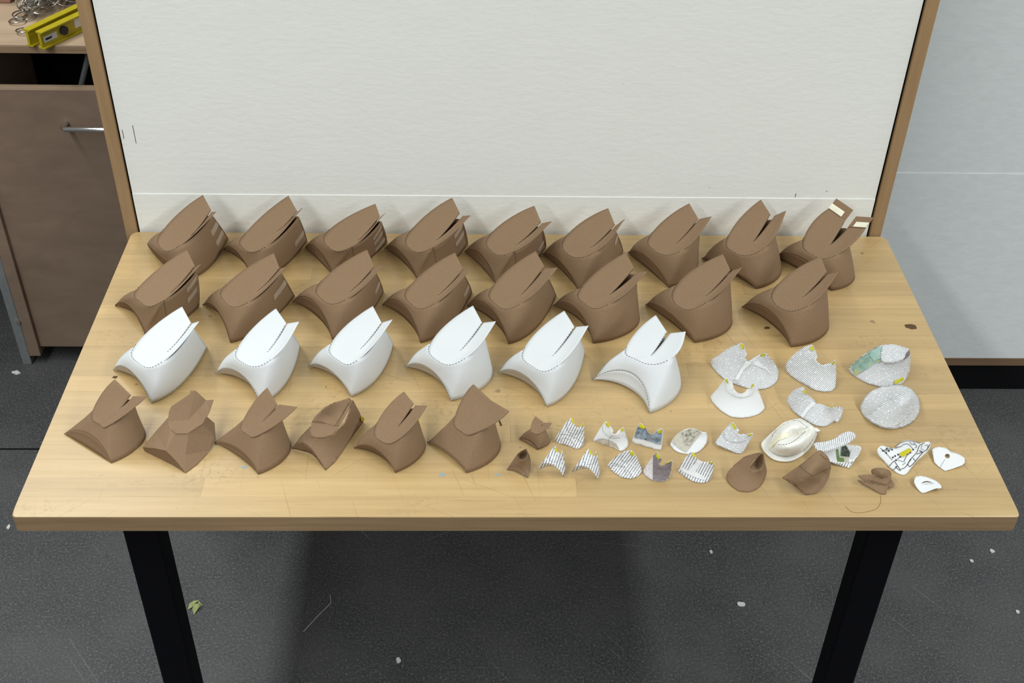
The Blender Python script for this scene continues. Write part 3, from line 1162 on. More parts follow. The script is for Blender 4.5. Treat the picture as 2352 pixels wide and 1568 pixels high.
    def patch(self, poly, name, mat, lift=0.0009, thick=0.0, label=None, dens=0.004):
        out = [tuple(p[:2]) + (0.0,) for p in poly]
        pts = [self.c(p) for p in out]
        pts = [(p[0], p[1], self.zat(p[0], p[1]) + lift) for p in pts]
        # drape: sample inner heights from the sheet itself
        ring = np.array(pts)
        dense = []
        for i in range(len(ring)):
            a, b = ring[i], ring[(i + 1) % len(ring)]
            k = max(1, int(np.linalg.norm(a[:2] - b[:2]) / 5))
            for q in range(k):
                p = a + (b - a) * q / k
                dense.append((p[0], p[1]))
        lo, hi = ring[:, :2].min(0), ring[:, :2].max(0)
        seeds = [(x, y) for x in np.arange(lo[0] + 2, hi[0], 5) for y in np.arange(lo[1] + 2, hi[1], 5)]
        allp = dense + seeds
        nb = len(dense)
        vv, ee, ff, ov, oe, of = delaunay_2d_cdt([Vector(p) for p in allp], [(i, (i + 1) % nb) for i in range(nb)], [], 1, 1e-6)
        V = []
        for v in vv:
            V.append(tb(v.x, v.y, self.zat(v.x, v.y) + lift))
        fs = []
        for f in ff:
            a, b, c3 = (V[i] for i in f[:3])
            fs.append(tuple(f) if np.dot(np.cross(b - a, c3 - a), CAM - a) > 0 else tuple(f)[::-1])
        uv = [(v[0], v[1] + 0.9 * v[2]) for v in V]
        return mesh(name, V, fs, mat, self.root, smooth=True, uv=uv, label=label)

    def line(self, poly, mat='pencil_grey', r=0.0002, name='drawn_line', lift=0.0007):
        p2 = catmull([np.array(self.c(p)[:2]) for p in poly], 5)
        pts = [tb(p[0], p[1], self.zat(p[0], p[1]) + lift) for p in p2]
        v, f = tube_vf(pts, r, 4)
        return mesh(name, v, f, mat, self.root)


def sheet_thing(name, c, label, cat, outline, part, mat, group=None, tapes=(), lines=(), tape_mat='yellow_tape', **kw):
    pts = np.array([c(p)[:2] for p in outline])
    base = tb(pts[:, 0].mean(), pts[:, 1].max() - 0.25 * np.ptp(pts[:, 1]))
    root = thing(name, tuple(base), label, cat, group)
    sh = Sheet(root, c, outline, part, mat, **kw)
    for q in tapes:
        sh.patch(q, 'tape', tape_mat, 0.0011)
    for q in lines:
        sh.line(q)
    return sh


def tube_root(outline, c, name, label, cat, group=None):
    pts = np.array([c(p)[:2] for p in outline])
    base = tb(pts[:, 0].mean(), pts[:, 1].max() - 0.25 * np.ptp(pts[:, 1]))
    return thing(name, tuple(base), label, cat, group)


H_ = crop(1380, 940, 6.189)
I_ = crop(1620, 780, 6.918)
J_ = crop(1930, 780, 7.127)
K_ = crop(1650, 950, 6.918)
L_ = crop(1940, 990, 7.84)
B2_ = crop(300, 860, 6.532)
GP = 'small paper study collars'

# --- faceted brown card collar, second in the front row
o2 = [(180, 1088, .006), (835, 1475, 0)]
r2 = tube_root([(180, 1088), (835, 1475), (1280, 960), (970, 235)], B2_, 'card_collar',
               'faceted brown card collar with straight creases and a folded valley, second in the front row', 'paper model', G4)
kw = dict(thick=0.001, smooth_outline=False, smooth=False, dens=0.05)
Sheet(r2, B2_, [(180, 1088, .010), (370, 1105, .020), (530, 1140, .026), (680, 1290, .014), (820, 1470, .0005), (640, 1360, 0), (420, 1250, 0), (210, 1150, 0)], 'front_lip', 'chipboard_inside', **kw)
Sheet(r2, B2_, [(180, 1088, .010), (370, 860, .024), (555, 650, .040), (560, 740, .041), (590, 810, .040), (675, 880, .037), (835, 885, .037), (825, 1200, .014), (820, 1470, .0005), (680, 1290, .014), (530, 1140, .026), (370, 1105, .020)], 'body', 'chipboard', **kw)
Sheet(r2, B2_, [(835, 885, .037), (870, 870, .038), (1080, 735, .041), (1250, 930, .014), (1280, 985, .006), (1180, 1140, .001), (1000, 1340, 0), (820, 1470, .0005), (825, 1200, .014)], 'side_wall', 'chipboard', **kw)
Sheet(r2, B2_, [(1080, 735, .041), (1130, 615, .045), (1260, 730, .022), (1280, 985, .006), (1250, 930, .014)], 'back_wall', 'chipboard', **kw)
Sheet(r2, B2_, [(555, 700, .042), (575, 560, .052), (605, 480, .058), (800, 350, .068), (970, 235, .077), (915, 470, .058), (870, 680, .042), (840, 885, .038), (675, 882, .038), (600, 810, .041)], 'collar', 'chipboard', **kw)
Sheet(r2, B2_, [(870, 680, .042), (915, 470, .058), (970, 235, .077), (1050, 310, .069), (1135, 385, .060), (1000, 540, .050)], 'collar_valley', 'chipboard', **kw)
Sheet(r2, B2_, [(870, 680, .042), (1000, 540, .050), (1135, 385, .060), (1240, 375, .066), (1180, 560, .055), (1080, 735, .043), (850, 885, .038), (840, 885, .038)], 'collar_wing', 'chipboard', **kw)

# --- hollow brown card collar, fourth in the front row
r4 = tube_root([(60, 1065), (550, 1375), (1100, 685), (890, 340)], B5_, 'card_collar',
               'brown card collar with sunken flap and black gap, fourth in the front row', 'paper model', G4)
kw = dict(thick=0.001, smooth_outline=False)
crest = [(60, 1065, 0), (140, 990, .016), (215, 970, .024), (300, 1020, .024), (380, 1110, .018), (470, 1240, .008), (550, 1375, 0)]
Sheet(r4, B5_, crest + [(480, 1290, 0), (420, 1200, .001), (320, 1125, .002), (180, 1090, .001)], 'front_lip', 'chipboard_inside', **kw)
Sheet(r4, B5_, [(60, 1065, 0), (200, 880, .024), (330, 745, .040), (325, 800, .040), (345, 880, .038), (400, 908, .037), (520, 905, .037), (660, 865, .038), (720, 800, .042), (830, 700, .047), (880, 560, .054),
                (945, 365, .064), (1040, 540, .034), (1100, 685, 0), (960, 870, 0), (800, 1100, 0), (680, 1260, 0)] + crest[::-1][:-1], 'body', 'chipboard', **kw)
Sheet(r4, B5_, [(327, 800, .041), (345, 880, .039), (400, 906, .038), (520, 903, .038), (655, 862, .039), (745, 730, .044), (680, 735, .040), (520, 695, .036), (355, 680, .042)], 'collar', 'chipboard', **kw)
Sheet(r4, B5_, [(355, 680, .042), (390, 610, .047), (550, 465, .058), (700, 395, .065), (890, 340, .071), (925, 375, .067), (800, 560, .050), (680, 735, .040), (520, 695, .036)], 'collar_bowl', 'chipboard', inner=[(600, 600, .040)], **kw)
Sheet(r4, B5_, [(680, 735, .040), (800, 560, .051), (925, 375, .068), (938, 385, .067), (860, 540, .055), (745, 732, .045)], 'collar_strip', 'chipboard', **kw)
mesh('tape', [tb(*B5_(p)[:2], p[2]) for p in ((1062, 600, .026), (1095, 610, .018), (1110, 655, .010), (1085, 680, .008), (1062, 650, .018))], [(0, 1, 2, 3, 4)], 'yellow_tape', r4)

# --- tiny brown scoop
sc = sheet_thing('card_scoop', S_G, 'tiny brown card scoop with a hollow pointed top, in front of the small card collar', 'paper model',
                 [(100, 1055, 0), (190, 920, .018), (280, 790, .033), (290, 850, .033), (330, 893, .032), (400, 893, .033), (465, 820, .039), (476, 770, .043), (445, 685, .053), (495, 780, .034), (525, 900, .018), (518, 1050, .005), (470, 1190, 0), (330, 1115, .002), (220, 1070, .002)],
                 'body', 'chipboard', thick=0.0008, smooth_outline=False, lines=[[(130, 1020), (220, 985), (330, 1000), (420, 1090), (460, 1180)]])
Sheet(sc.root, S_G, [(280, 790, .033), (360, 730, .044), (445, 685, .053), (476, 770, .043), (465, 820, .039), (400, 893, .033), (330, 893, .032), (290, 850, .033)], 'bowl', 'chipboard_inside',
      inner=[(390, 810, .022)], thick=0.0008, smooth_outline=False)

# --- printed and plain paper collars
sheet_thing('paper_collar', S_G, 'striped book-page collar with pencilled arcs, leftmost of the upper small paper row', 'paper model',
            [(950, 520, .004), (990, 440, .014), (1080, 320, .026), (1150, 215, .034), (1235, 150, .040), (1285, 255, .035), (1310, 315, .031), (1350, 312, .031), (1395, 280, .034), (1440, 235, .038), (1452, 290, .034), (1455, 400, .02), (1450, 560, .006), (1420, 640, .002), (1330, 690, 0), (1230, 655, 0), (1080, 605, 0), (985, 585, 0)],
            'sheet', 'print_c', GP, smooth_outline='soft', tapes=[[(1222, 165), (1250, 155), (1285, 240), (1260, 262)], [(1380, 280), (1438, 240), (1445, 268), (1410, 300)]],
            lines=[[(1165, 240), (1150, 320), (1190, 390), (1280, 430), (1380, 410), (1435, 360)], [(1005, 440), (1120, 435), (1250, 465), (1360, 530), (1440, 595)], [(990, 572), (1060, 515), (1150, 505), (1240, 560), (1310, 645)]])
sh = sheet_thing('paper_collar', S_G, 'blank white paper collar with thin pencil arcs and two yellow tapes', 'paper model',
                 [(1615, 535, .003), (1660, 450, .012), (1740, 320, .025), (1830, 205, .037), (1880, 255, .036), (1960, 370, .031), (1945, 405, .028), (1965, 430, .026), (2010, 425, .027), (2040, 380, .030), (2140, 310, .036), (2165, 400, .027), (2220, 560, .008), (2215, 640, .002), (2160, 700, 0), (2080, 720, 0), (1990, 680, 0), (1850, 630, 0), (1680, 575, 0)],
                 'sheet', 'white_paper', GP, smooth_outline='soft', tapes=[[(1820, 235), (1870, 212), (1910, 280), (1860, 315)], [(2090, 340), (2142, 318), (2150, 370), (2100, 390)]],
                 lines=[[(1770, 300), (1780, 370), (1850, 450), (1950, 500), (2080, 490)], [(1965, 440), (1890, 510), (1875, 625)], [(1650, 555), (1700, 520), (1780, 510), (1900, 545), (2000, 600), (2060, 690)]])
sh.patch([(1655, 560), (1700, 524), (1780, 514), (1900, 549), (2000, 604), (2055, 690), (1990, 675), (1850, 625), (1690, 570)], 'front_lip', 'grey_card_back', 0.0004)
sh = sheet_thing('paper_collar', H_, 'paper collar with a shiny blue photograph print above a white border', 'paper model',
                 [(445, 440, .004), (475, 370, .013), (520, 250, .029), (565, 190, .035), (640, 260, .033), (665, 320, .029), (710, 355, .026), (750, 345, .027), (790, 305, .030), (880, 275, .034), (882, 380, .021), (860, 560, .002), (835, 575, 0), (760, 565, 0), (620, 525, 0), (470, 480, 0)],
                 'sheet', 'white_paper', GP, smooth_outline='soft')
sh.patch([(470, 402), (520, 252), (565, 195), (640, 265), (665, 322), (710, 357), (750, 347), (790, 307), (878, 280), (872, 380), (858, 500), (790, 490), (700, 455), (600, 425), (520, 410)], 'photo_print', 'blue_photo_print', 0.0009)
for q in ([(540, 250), (570, 197), (635, 247), (610, 285)], [(800, 312), (870, 282), (870, 335), (800, 335)]):
    sh.patch(q, 'tape', 'yellow_tape', 0.0018)
sh = sheet_thing('paper_dish', H_, 'round white paper dish with a beige photograph of a tree', 'paper model',
                 [(990, 490, .004), (1040, 400, .011), (1140, 310, .018), (1280, 265, .022), (1400, 300, .022), (1440, 320, .02), (1500, 325, .014), (1515, 380, .008), (1500, 480, .003), (1420, 580, 0), (1320, 625, 0), (1200, 632, 0), (1080, 600, 0), (1010, 540, 0)],
                 'sheet', 'white_paper', GP)
sh.patch([(1005, 460), (1040, 402), (1140, 312), (1280, 268), (1400, 302), (1432, 330), (1210, 610), (1100, 545)], 'photo_print', 'beige_print', 0.0009)
sh.patch([(1145, 330), (1280, 270), (1400, 300), (1330, 410), (1260, 510), (1190, 500), (1180, 420)], 'tree_print', 'sepia_photo_print', 0.0015)
sheet_thing('paper_collar', H_, 'book-page collar with pale text and wavy lower edge, right end of upper small row', 'paper model',
            [(1630, 465, .005), (1700, 360, .014), (1770, 270, .024), (1875, 180, .034), (1925, 245, .032), (1965, 295, .03), (1940, 335, .027), (1985, 355, .026), (2020, 345, .026), (2090, 350, .03), (2165, 340, .033), (2130, 430, .022), (2070, 530, .01), (2020, 610, .002), (1980, 632, 0), (1900, 615, .001), (1800, 570, .003), (1710, 530, .004), (1650, 500, .004)],
            'sheet', 'print_a', GP, smooth_outline='soft', tapes=[[(1857, 212), (1884, 192), (1930, 260), (1895, 285)], [(2085, 357), (2155, 347), (2130, 375), (2095, 380)]],
            lines=[[(1750, 330), (1755, 400), (1820, 450), (1950, 470), (2060, 440)]])
for dx, dy, lb in ((0, 0, 'striped book-page arch collar hollow in front, first of the lower small row'), (597, 45, 'striped book-page arch collar hollow in front, second of the lower small row')):
    Q = lambda p, dx=dx, dy=dy: S_G((p[0] + dx, p[1] + dy) + tuple(p[2:]))
    cst = [(1095, 1170, 0), (1050, 1090, .012), (980, 1010, .021), (890, 945, .027), (800, 935, .026), (720, 955, .018), (650, 1045, 0)]
    sh = sheet_thing('paper_collar', Q, lb, 'paper model',
                     [(650, 1042, 0), (700, 950, .018), (780, 850, .027), (870, 720, .037), (950, 635, .043), (1005, 745, .037), (1035, 772, .036), (1070, 690, .042), (1085, 760, .036), (1110, 900, .02), (1128, 1060, .006)] + cst[:-1],
                     'sheet', 'print_g', GP, smooth_outline='soft', tapes=[[(930, 680), (962, 655), (1002, 738), (985, 752)], [(1040, 728), (1068, 708), (1066, 760), (1044, 772)]],
                     lines=[[(845, 790), (850, 860), (900, 915), (990, 905), (1060, 860)]])
    Sheet(sh.root, Q, [(650, 1045, 0), (720, 955, .017), (800, 937, .025), (890, 947, .026), (960, 995, .021), (880, 985, .014), (780, 1000, .008)], 'front_lip', 'print_g', smooth_outline='soft')
sheet_thing('paper_cone', H_, 'closed book-page cone with pencilled arcs and one yellow tape', 'paper model',
            [(100, 780, .003), (180, 700, .015), (290, 620, .03), (400, 582, .036), (460, 600, .036), (500, 660, .03), (560, 790, .012), (582, 870, .004), (550, 930, 0), (470, 975, 0), (380, 980, 0), (270, 950, 0), (170, 880, 0), (115, 825, 0)],
            'sheet', 'print_f', GP, tapes=[[(408, 602), (455, 592), (480, 648), (432, 663)]],
            lines=[[(130, 835), (180, 795), (260, 800), (330, 850), (370, 935)], [(115, 775), (200, 770), (320, 810), (400, 890), (445, 965)], [(445, 700), (330, 745), (290, 690), (330, 640)]])
sh = sheet_thing('paper_collar', H_, 'crinkled paper collar with a dark purple-grey photograph print', 'paper model',
                 [(600, 880, .003), (650, 790, .014), (720, 690, .026), (790, 605, .037), (850, 690, .033), (870, 725, .029), (825, 770, .025), (850, 800, .023), (905, 790, .024), (915, 765, .026), (1000, 725, .033), (1020, 740, .032), (1000, 870, .014), (960, 980, .003), (910, 1020, 0), (830, 1025, 0), (730, 1005, 0), (640, 950, 0)],
                 'sheet', 'pale_crinkle_print', GP, smooth_outline='soft')
sh.patch([(742, 665), (790, 612), (850, 692), (868, 725), (825, 770), (850, 800), (905, 790), (915, 767), (1012, 735), (998, 870), (958, 978), (910, 1016), (830, 1020), (740, 1003)], 'photo_print', 'purple_photo_print', 0.0009)
for q in ([(770, 650), (800, 622), (850, 690), (820, 713)], [(918, 755), (998, 732), (985, 750), (930, 768)]):
    sh.patch(q, 'tape', 'yellow_tape', 0.0018)
sq = sheet_thing('paper_collar', H_, 'book-page collar with a wide white band, right end of the lower small row', 'paper model',
            [(1100, 860, .003), (1140, 780, .012), (1200, 690, .024), (1290, 600, .036), (1340, 680, .033), (1400, 720, .029), (1450, 740, .028), (1530, 750, .029), (1605, 740, .034), (1600, 860, .016), (1560, 990, .002), (1500, 1035, 0), (1420, 1045, 0), (1300, 1020, 0), (1200, 960, 0), (1120, 900, 0)],
            'sheet', 'print_c', GP, smooth_outline='soft', tapes=[[(1282, 627), (1310, 608), (1350, 660), (1320, 685)], [(1530, 762), (1600, 745), (1595, 768), (1545, 780)]])

sq.patch([(1375, 715), (1440, 740), (1350, 880), (1500, 985), (1480, 1010), (1300, 950), (1115, 850), (1130, 820), (1250, 870)], 'blank_margin', 'white_paper', 0.0008)
sq = sheet_thing('paper_collar', I_, 'large wide book-page collar with a round notch, behind the blank white collar', 'paper model',
            [(85, 370, .004), (110, 310, .012), (230, 230, .025), (400, 120, .042), (590, 45, .056), (625, 150, .05), (660, 225, .045), (630, 285, .04), (680, 338, .037), (730, 315, .039), (760, 290, .041), (860, 240, .047), (960, 210, .052), (990, 250, .048), (1060, 320, .036), (1120, 400, .022), (1165, 500, .008), (1165, 570, .003), (1140, 660, 0), (1050, 740, 0), (940, 780, 0), (830, 790, 0), (680, 775, 0), (480, 715, 0), (300, 625, 0), (170, 510, 0), (95, 410, 0)],
            'sheet', 'print_a', 'large paper study collars', smooth_outline='soft', tapes=[[(550, 78), (600, 62), (610, 138), (580, 155)], [(868, 265), (895, 230), (950, 218), (945, 258)]])
sq.patch([(640, 345), (735, 372), (610, 480), (520, 650), (455, 635), (520, 530)], 'blank_margin', 'white_paper', 0.0008)
sq.patch([(830, 330), (1010, 480), (1040, 560), (960, 470), (760, 390)], 'blank_margin', 'white_paper', 0.0008)
sheet_thing('paper_collar', I_, 'large tall book-page collar with a round notch, right of the wide one', 'paper model',
            [(1265, 470, .003), (1290, 370, .016), (1380, 260, .03), (1500, 160, .044), (1600, 105, .052), (1700, 80, .056), (1745, 160, .051), (1780, 275, .045), (1755, 310, .042), (1790, 365, .038), (1860, 400, .036), (1930, 380, .038), (2010, 365, .042), (2065, 320, .048), (2075, 420, .035), (2080, 600, .015), (2065, 760, .002), (2000, 815, 0), (1880, 825, 0), (1740, 800, 0), (1600, 725, 0), (1450, 640, 0), (1330, 550, 0)],
            'sheet', 'print_q', 'large paper study collars', smooth_outline='soft', tapes=[[(1655, 122), (1708, 97), (1735, 155), (1690, 183)], [(2012, 367), (2058, 335), (2055, 375), (2017, 398)]])
sh = sheet_thing('paper_collar', I_, 'blank white flared paper collar with a round neck and two yellow tapes', 'paper model',
                 [(80, 900, .003), (170, 800, .016), (240, 710, .03), (300, 630, .042), (340, 605, .045), (430, 680, .040), (450, 770, .034), (500, 835, .03), (570, 855, .029), (630, 830, .03), (670, 780, .034), (720, 770, .037), (770, 690, .045), (830, 780, .034), (890, 920, .018), (945, 1080, .003), (930, 1110, .001), (850, 1180, 0), (720, 1225, 0), (560, 1243, 0), (400, 1220, 0), (250, 1130, 0), (120, 1000, 0)],
                 'sheet', 'white_paper', 'large paper study collars', smooth_outline='soft')
sh.patch([(320, 660), (430, 685), (450, 773), (500, 838), (570, 858), (630, 833), (670, 783), (720, 773), (785, 790), (720, 880), (590, 920), (450, 895), (350, 820)], 'neck_band', 'white_paper', 0.0016)
for q in ([(312, 640), (343, 612), (365, 695), (330, 680)], [(717, 788), (727, 722), (770, 695), (775, 722)]):
    sh.patch(q, 'tape', 'yellow_tape', 0.0026)
sq = sheet_thing('paper_collar', I_, 'ragged book-page collar with a torn right flap, behind the stuffed felt form', 'paper model',
            [(1290, 975, .008), (1320, 900, .016), (1400, 800, .028), (1460, 775, .034), (1560, 750, .04), (1600, 850, .034), (1730, 960, .026), (1755, 1010, .022), (1810, 1015, .022), (1900, 1045, .024), (1980, 1070, .028), (2030, 1010, .034), (2032, 1070, .028), (2180, 1070, .024), (2190, 1130, .016), (2150, 1250, .006), (2090, 1310, .003), (2060, 1295, .002), (1950, 1360, 0), (1850, 1380, 0), (1720, 1350, 0), (1560, 1260, 0), (1400, 1140, 0), (1340, 1060, .002)],
            'sheet', 'print_a', 'large paper study collars', smooth_outline='soft', tapes=[[(1547, 810), (1590, 797), (1610, 850), (1580, 868)], [(1975, 1078), (2026, 1022), (2022, 1072)]])
sq.patch([(1690, 990), (1752, 1015), (1640, 1120), (1560, 1240), (1505, 1200), (1590, 1090)], 'blank_margin', 'white_paper', 0.0008)
# visor made of a magazine page
rv = tube_root([(140, 470), (680, 775), (1130, 300), (850, 80)], J_, 'paper_visor', 'curled magazine-page visor with a green and yellow picture on its left side', 'paper model', 'large paper study collars')
shv = Sheet(rv, J_, [(140, 470, .006), (300, 310, .030), (480, 180, .046), (620, 110, .054), (710, 85, .056), (670, 190, .048), (665, 300, .04), (700, 370, .036), (860, 380, .038), (1030, 325, .045), (1140, 240, .055), (1150, 300, .045), (1135, 500, .02), (1070, 660, .003), (1000, 730, 0), (820, 760, 0), (680, 775, 0), (480, 730, 0), (330, 660, 0), (200, 570, 0)], 'front_band', 'print_d', smooth_outline='soft')
shv.patch([(165, 452), (300, 315), (480, 186), (620, 116), (700, 95), (668, 190), (664, 300), (690, 362), (600, 375), (250, 590)], 'picture_print', 'map_picture_print', 0.0009)
shv.patch([(470, 250), (500, 180), (620, 118), (698, 97), (666, 190), (662, 300), (560, 350)], 'picture_print', 'teal_print', 0.0016)
shv.patch([(875, 680), (1030, 612), (1035, 660), (900, 733)], 'tape', 'yellow_tape', 0.0012)
Sheet(rv, J_, [(705, 90, .058), (850, 75, .060), (1000, 105, .062), (1125, 152, .064), (1080, 220, .057), (1030, 325, .047), (860, 382, .040), (700, 372, .038), (664, 300, .042), (668, 190, .050)], 'top_flap', 'print_b', smooth_outline='soft')
Sheet(rv, J_, [(1125, 152, .063), (1142, 240, .055), (1080, 300, .049), (1030, 325, .046), (1080, 220, .056)], 'inner_band', 'purple_photo_print', smooth_outline='soft')
shc = sheet_thing('paper_hat', J_, 'shallow pleated book-page hat lying in front of the curled visor', 'paper model',
                  [(330, 1130, .002), (345, 1050, .008), (400, 950, .016), (500, 850, .024), (650, 775, .028), (800, 745, .028), (1000, 740, .028), (1120, 780, .026), (1200, 840, .022), (1280, 960, .012), (1300, 1080, .004), (1290, 1200, 0), (1200, 1330, 0), (1060, 1420, 0), (880, 1460, 0), (700, 1445, 0), (520, 1360, 0), (380, 1240, 0)],
                  'sheet', 'print_e', 'large paper study collars', inner=[(1050, 920, .046), (1140, 960, .044), (980, 890, .044), (800, 1000, .034), (1140, 1090, .030), (560, 1200, .014)], smooth=True)
shc.patch([(450, 1265), (640, 1100), (800, 990), (960, 890), (1060, 885), (1150, 960), (1130, 1180), (1020, 1330), (880, 1440), (700, 1425), (540, 1350)], 'pleat', 'print_d', 0.0035)
shc.line([(800, 1050), (785, 1120), (840, 1180), (900, 1190)])

# --- stuffed felt form
of = [(680, 480, .003), (760, 380, .004), (900, 250, .005), (1050, 130, .006), (1250, 80, .006), (1330, 85, .006), (1500, 190, .005), (1560, 280, .004), (1560, 340, .003), (1500, 480, .002), (1380, 620, .002), (1200, 730, .002), (1050, 755, .002), (880, 720, .002), (740, 610, .002)]
rf = tube_root(of, K_, 'felt_form', 'puffy stuffed white felt form with running stitches and a cream tape', 'felt model')
Sheet(rf, K_, of, 'brim', 'felt', thick=0.002)
body = Sheet(rf, K_, [(800, 520, .004), (835, 400, .010), (900, 290, .014), (1030, 165, .018), (1250, 90, .016), (1420, 140, .014), (1530, 230, .010), (1545, 330, .006), (1460, 480, .005), (1300, 620, .004), (1100, 670, .004), (930, 650, .004), (820, 580, .004)], 'stuffing', 'felt',
             inner=[(1000, 300, .034), (1130, 220, .038), (1290, 190, .036), (1390, 215, .030), (1110, 285, .035), (1260, 255, .032), (1180, 335, .016), (1215, 330, .013), (1260, 312, .014), (1310, 295, .015), (1370, 268, .016), (1430, 240, .015), (1080, 370, .032), (1000, 420, .033), (900, 470, .026), (1100, 540, .036), (1250, 480, .039), (1380, 400, .036), (1470, 310, .028), (960, 560, .026), (1190, 400, .034), (1320, 345, .033)], thick=0.0015, dens=0.0021)
body.patch([(790, 515), (880, 390), (980, 320), (1080, 288), (1170, 345), (1100, 372), (960, 420), (900, 480), (838, 555)], 'tape', 'cream_tape', 0.0016)
bl = []
for ln in ([(950, 485), (1050, 488), (1170, 450), (1280, 370), (1390, 272)], [(1200, 105), (1290, 120), (1350, 165), (1415, 220)], [(850, 360), (870, 310), (930, 240)]):
    p2 = catmull([np.array(K_(p)[:2]) for p in ln], 8)
    bl.append([tb(p[0], p[1], body.zat(p[0], p[1]) + 0.0008) for p in p2])
dv, df = dashes(bl, 0.0024, 0.0024, 0.0004)
mesh('stitching', dv, df, 'pencil', rf, kind='stuff')
Sheet(rf, K_, [(1480, 225, .014), (1560, 225, .010), (1620, 260, .006), (1610, 278, .006), (1540, 285, .008), (1500, 255, .012)], 'ribbon_end', 'felt', thick=0.0012)

# --- opened book-page box with a photograph inside
rb = tube_root([(1515, 490), (2060, 280), (2270, 560), (2090, 860)], K_, 'paper_box', 'open book-page case with a dark tree photograph inside and lid raised', 'paper model')
Sheet(rb, K_, [(1515, 490, .022), (1560, 455, .025), (1700, 440, .028), (1850, 390, .033), (1950, 320, .039), (2060, 280, .043), (2150, 300, .043), (2180, 350, .040), (2150, 410, .035), (2060, 475, .030), (1900, 545, .025), (1700, 600, .022), (1580, 590, .020)], 'lid', 'print_h')
tray = Sheet(rb, K_, [(1640, 600, .006), (1850, 560, .010), (2050, 490, .016), (2200, 500, .019), (2262, 522, .020), (2270, 560, .018), (2230, 650, .012), (2160, 745, .008), (2000, 778, .006), (1780, 765, .006), (1700, 690, .005)], 'tray', 'white_paper',
             inner=[(1950, 660, .001), (1850, 680, .001)], smooth_outline=False)
Sheet(rb, K_, [(1780, 767, .006), (2000, 780, .006), (2160, 747, .008), (2230, 652, .012), (2180, 720, .006), (2090, 860, 0), (1980, 840, 0), (1870, 810, 0)], 'front_wall', 'print_c', smooth_outline=False)
tray.patch([(2110, 560), (2250, 540), (2255, 580), (2215, 650), (2120, 720), (2095, 690)], 'text_print', 'print_e', 0.0009)
tray.patch([(1870, 570), (1905, 560), (1925, 690), (2000, 715), (1990, 765), (1890, 758)], 'photo_print', 'green_print', 0.0009)
tray.patch([(1965, 520), (2030, 500), (2090, 610), (2075, 685), (1940, 668)], 'photo_print', 'dark_tree_print', 0.0012)
tray.patch([(1940, 670), (2075, 685), (2065, 760), (1998, 768), (1996, 715)], 'photo_print', 'beige_print', 0.0012)

# --- three brown crumpled forms
sk = sheet_thing('card_cone', K_, 'smooth brown card cone with a pleated pointed top, left of the stitched brown cap', 'paper model',
                 [(125, 1000, .002), (150, 920, .010), (270, 800, .022), (400, 690, .035), (540, 640, .045), (700, 615, .055), (620, 690, .045), (540, 770, .034), (500, 850, .027), (560, 910, .023), (650, 900, .025), (710, 820, .030), (722, 640, .052), (740, 760, .030), (765, 870, .012), (760, 960, .003), (710, 1090, 0), (620, 1190, 0), (480, 1240, 0), (330, 1225, 0), (210, 1150, 0), (140, 1070, 0)],
                 'body', 'chipboard', 'brown crumpled forms', thick=0.001, smooth_outline='soft')
Sheet(sk.root, K_, [(705, 625, .050), (600, 730, .030), (500, 855, .024), (560, 915, .021), (650, 905, .023), (712, 820, .028), (722, 700, .040)], 'pleat', 'chipboard', inner=[(640, 800, .018)], thick=0.001, smooth_outline='soft')
s4 = sheet_thing('folded_card_hat', K_, 'creased brown card cap with seams and a turned brim, leaning over its shadow', 'paper model',
                 [(1015, 1020, .014), (1100, 950, .022), (1290, 820, .036), (1450, 690, .046), (1590, 580, .052), (1660, 600, .050), (1745, 690, .045), (1790, 810, .030), (1765, 980, .018), (1700, 1130, .008), (1570, 1250, .003), (1400, 1290, 0), (1350, 1260, .004), (1250, 1180, .008), (1100, 1070, .012)],
                 'body', 'chipboard', 'brown crumpled forms', inner=[(1500, 1000, .036), (1300, 1060, .028), (1620, 850, .045), (1560, 1110, .010), (1400, 1210, .008), (1680, 950, .020)], thick=0.001, smooth_outline='soft')
for ln in ([(1295, 830), (1400, 920), (1500, 985)], [(1500, 995), (1620, 930), (1790, 860)], [(1620, 640), (1700, 715), (1745, 712)], [(1160, 1060), (1260, 1155)]):
    s4.line(ln, 'knot', 0.0003, 'seam_line')
r5 = tube_root([(235, 800), (640, 1125), (885, 940), (650, 660)], L_, 'card_pouch', 'small folded brown card pouch with open lips and a rolled top', 'paper model', 'brown crumpled forms')
Sheet(r5, L_, [(480, 700, .020), (540, 665, .026), (650, 660, .028), (780, 690, .026), (830, 740, .022), (825, 820, .016), (640, 860, .014), (500, 775, .016)], 'rolled_top', 'chipboard', inner=[(660, 750, .030)], thick=0.001)
Sheet(r5, L_, [(235, 800, .013), (360, 785, .017), (480, 775, .019), (600, 775, .022), (640, 780, .022), (830, 800, .020), (830, 900, .012), (755, 960, .009), (640, 945, .009), (460, 900, .010), (340, 880, .011)], 'upper_lip', 'chipboard', thick=0.001, smooth_outline='soft')
Sheet(r5, L_, [(230, 885, .008), (340, 895, .009), (640, 955, .007), (755, 972, .007), (790, 1010, .006), (745, 1060, .003), (740, 1130, 0), (640, 1125, 0), (450, 1020, .001), (280, 930, .004)], 'lower_lip', 'chipboard', thick=0.001, smooth_outline='soft')
Sheet(r5, L_, [(755, 975, .008), (830, 870, .012), (885, 940, .006), (870, 1010, .003), (785, 1012, .003)], 'ear', 'chipboard', thick=0.001)

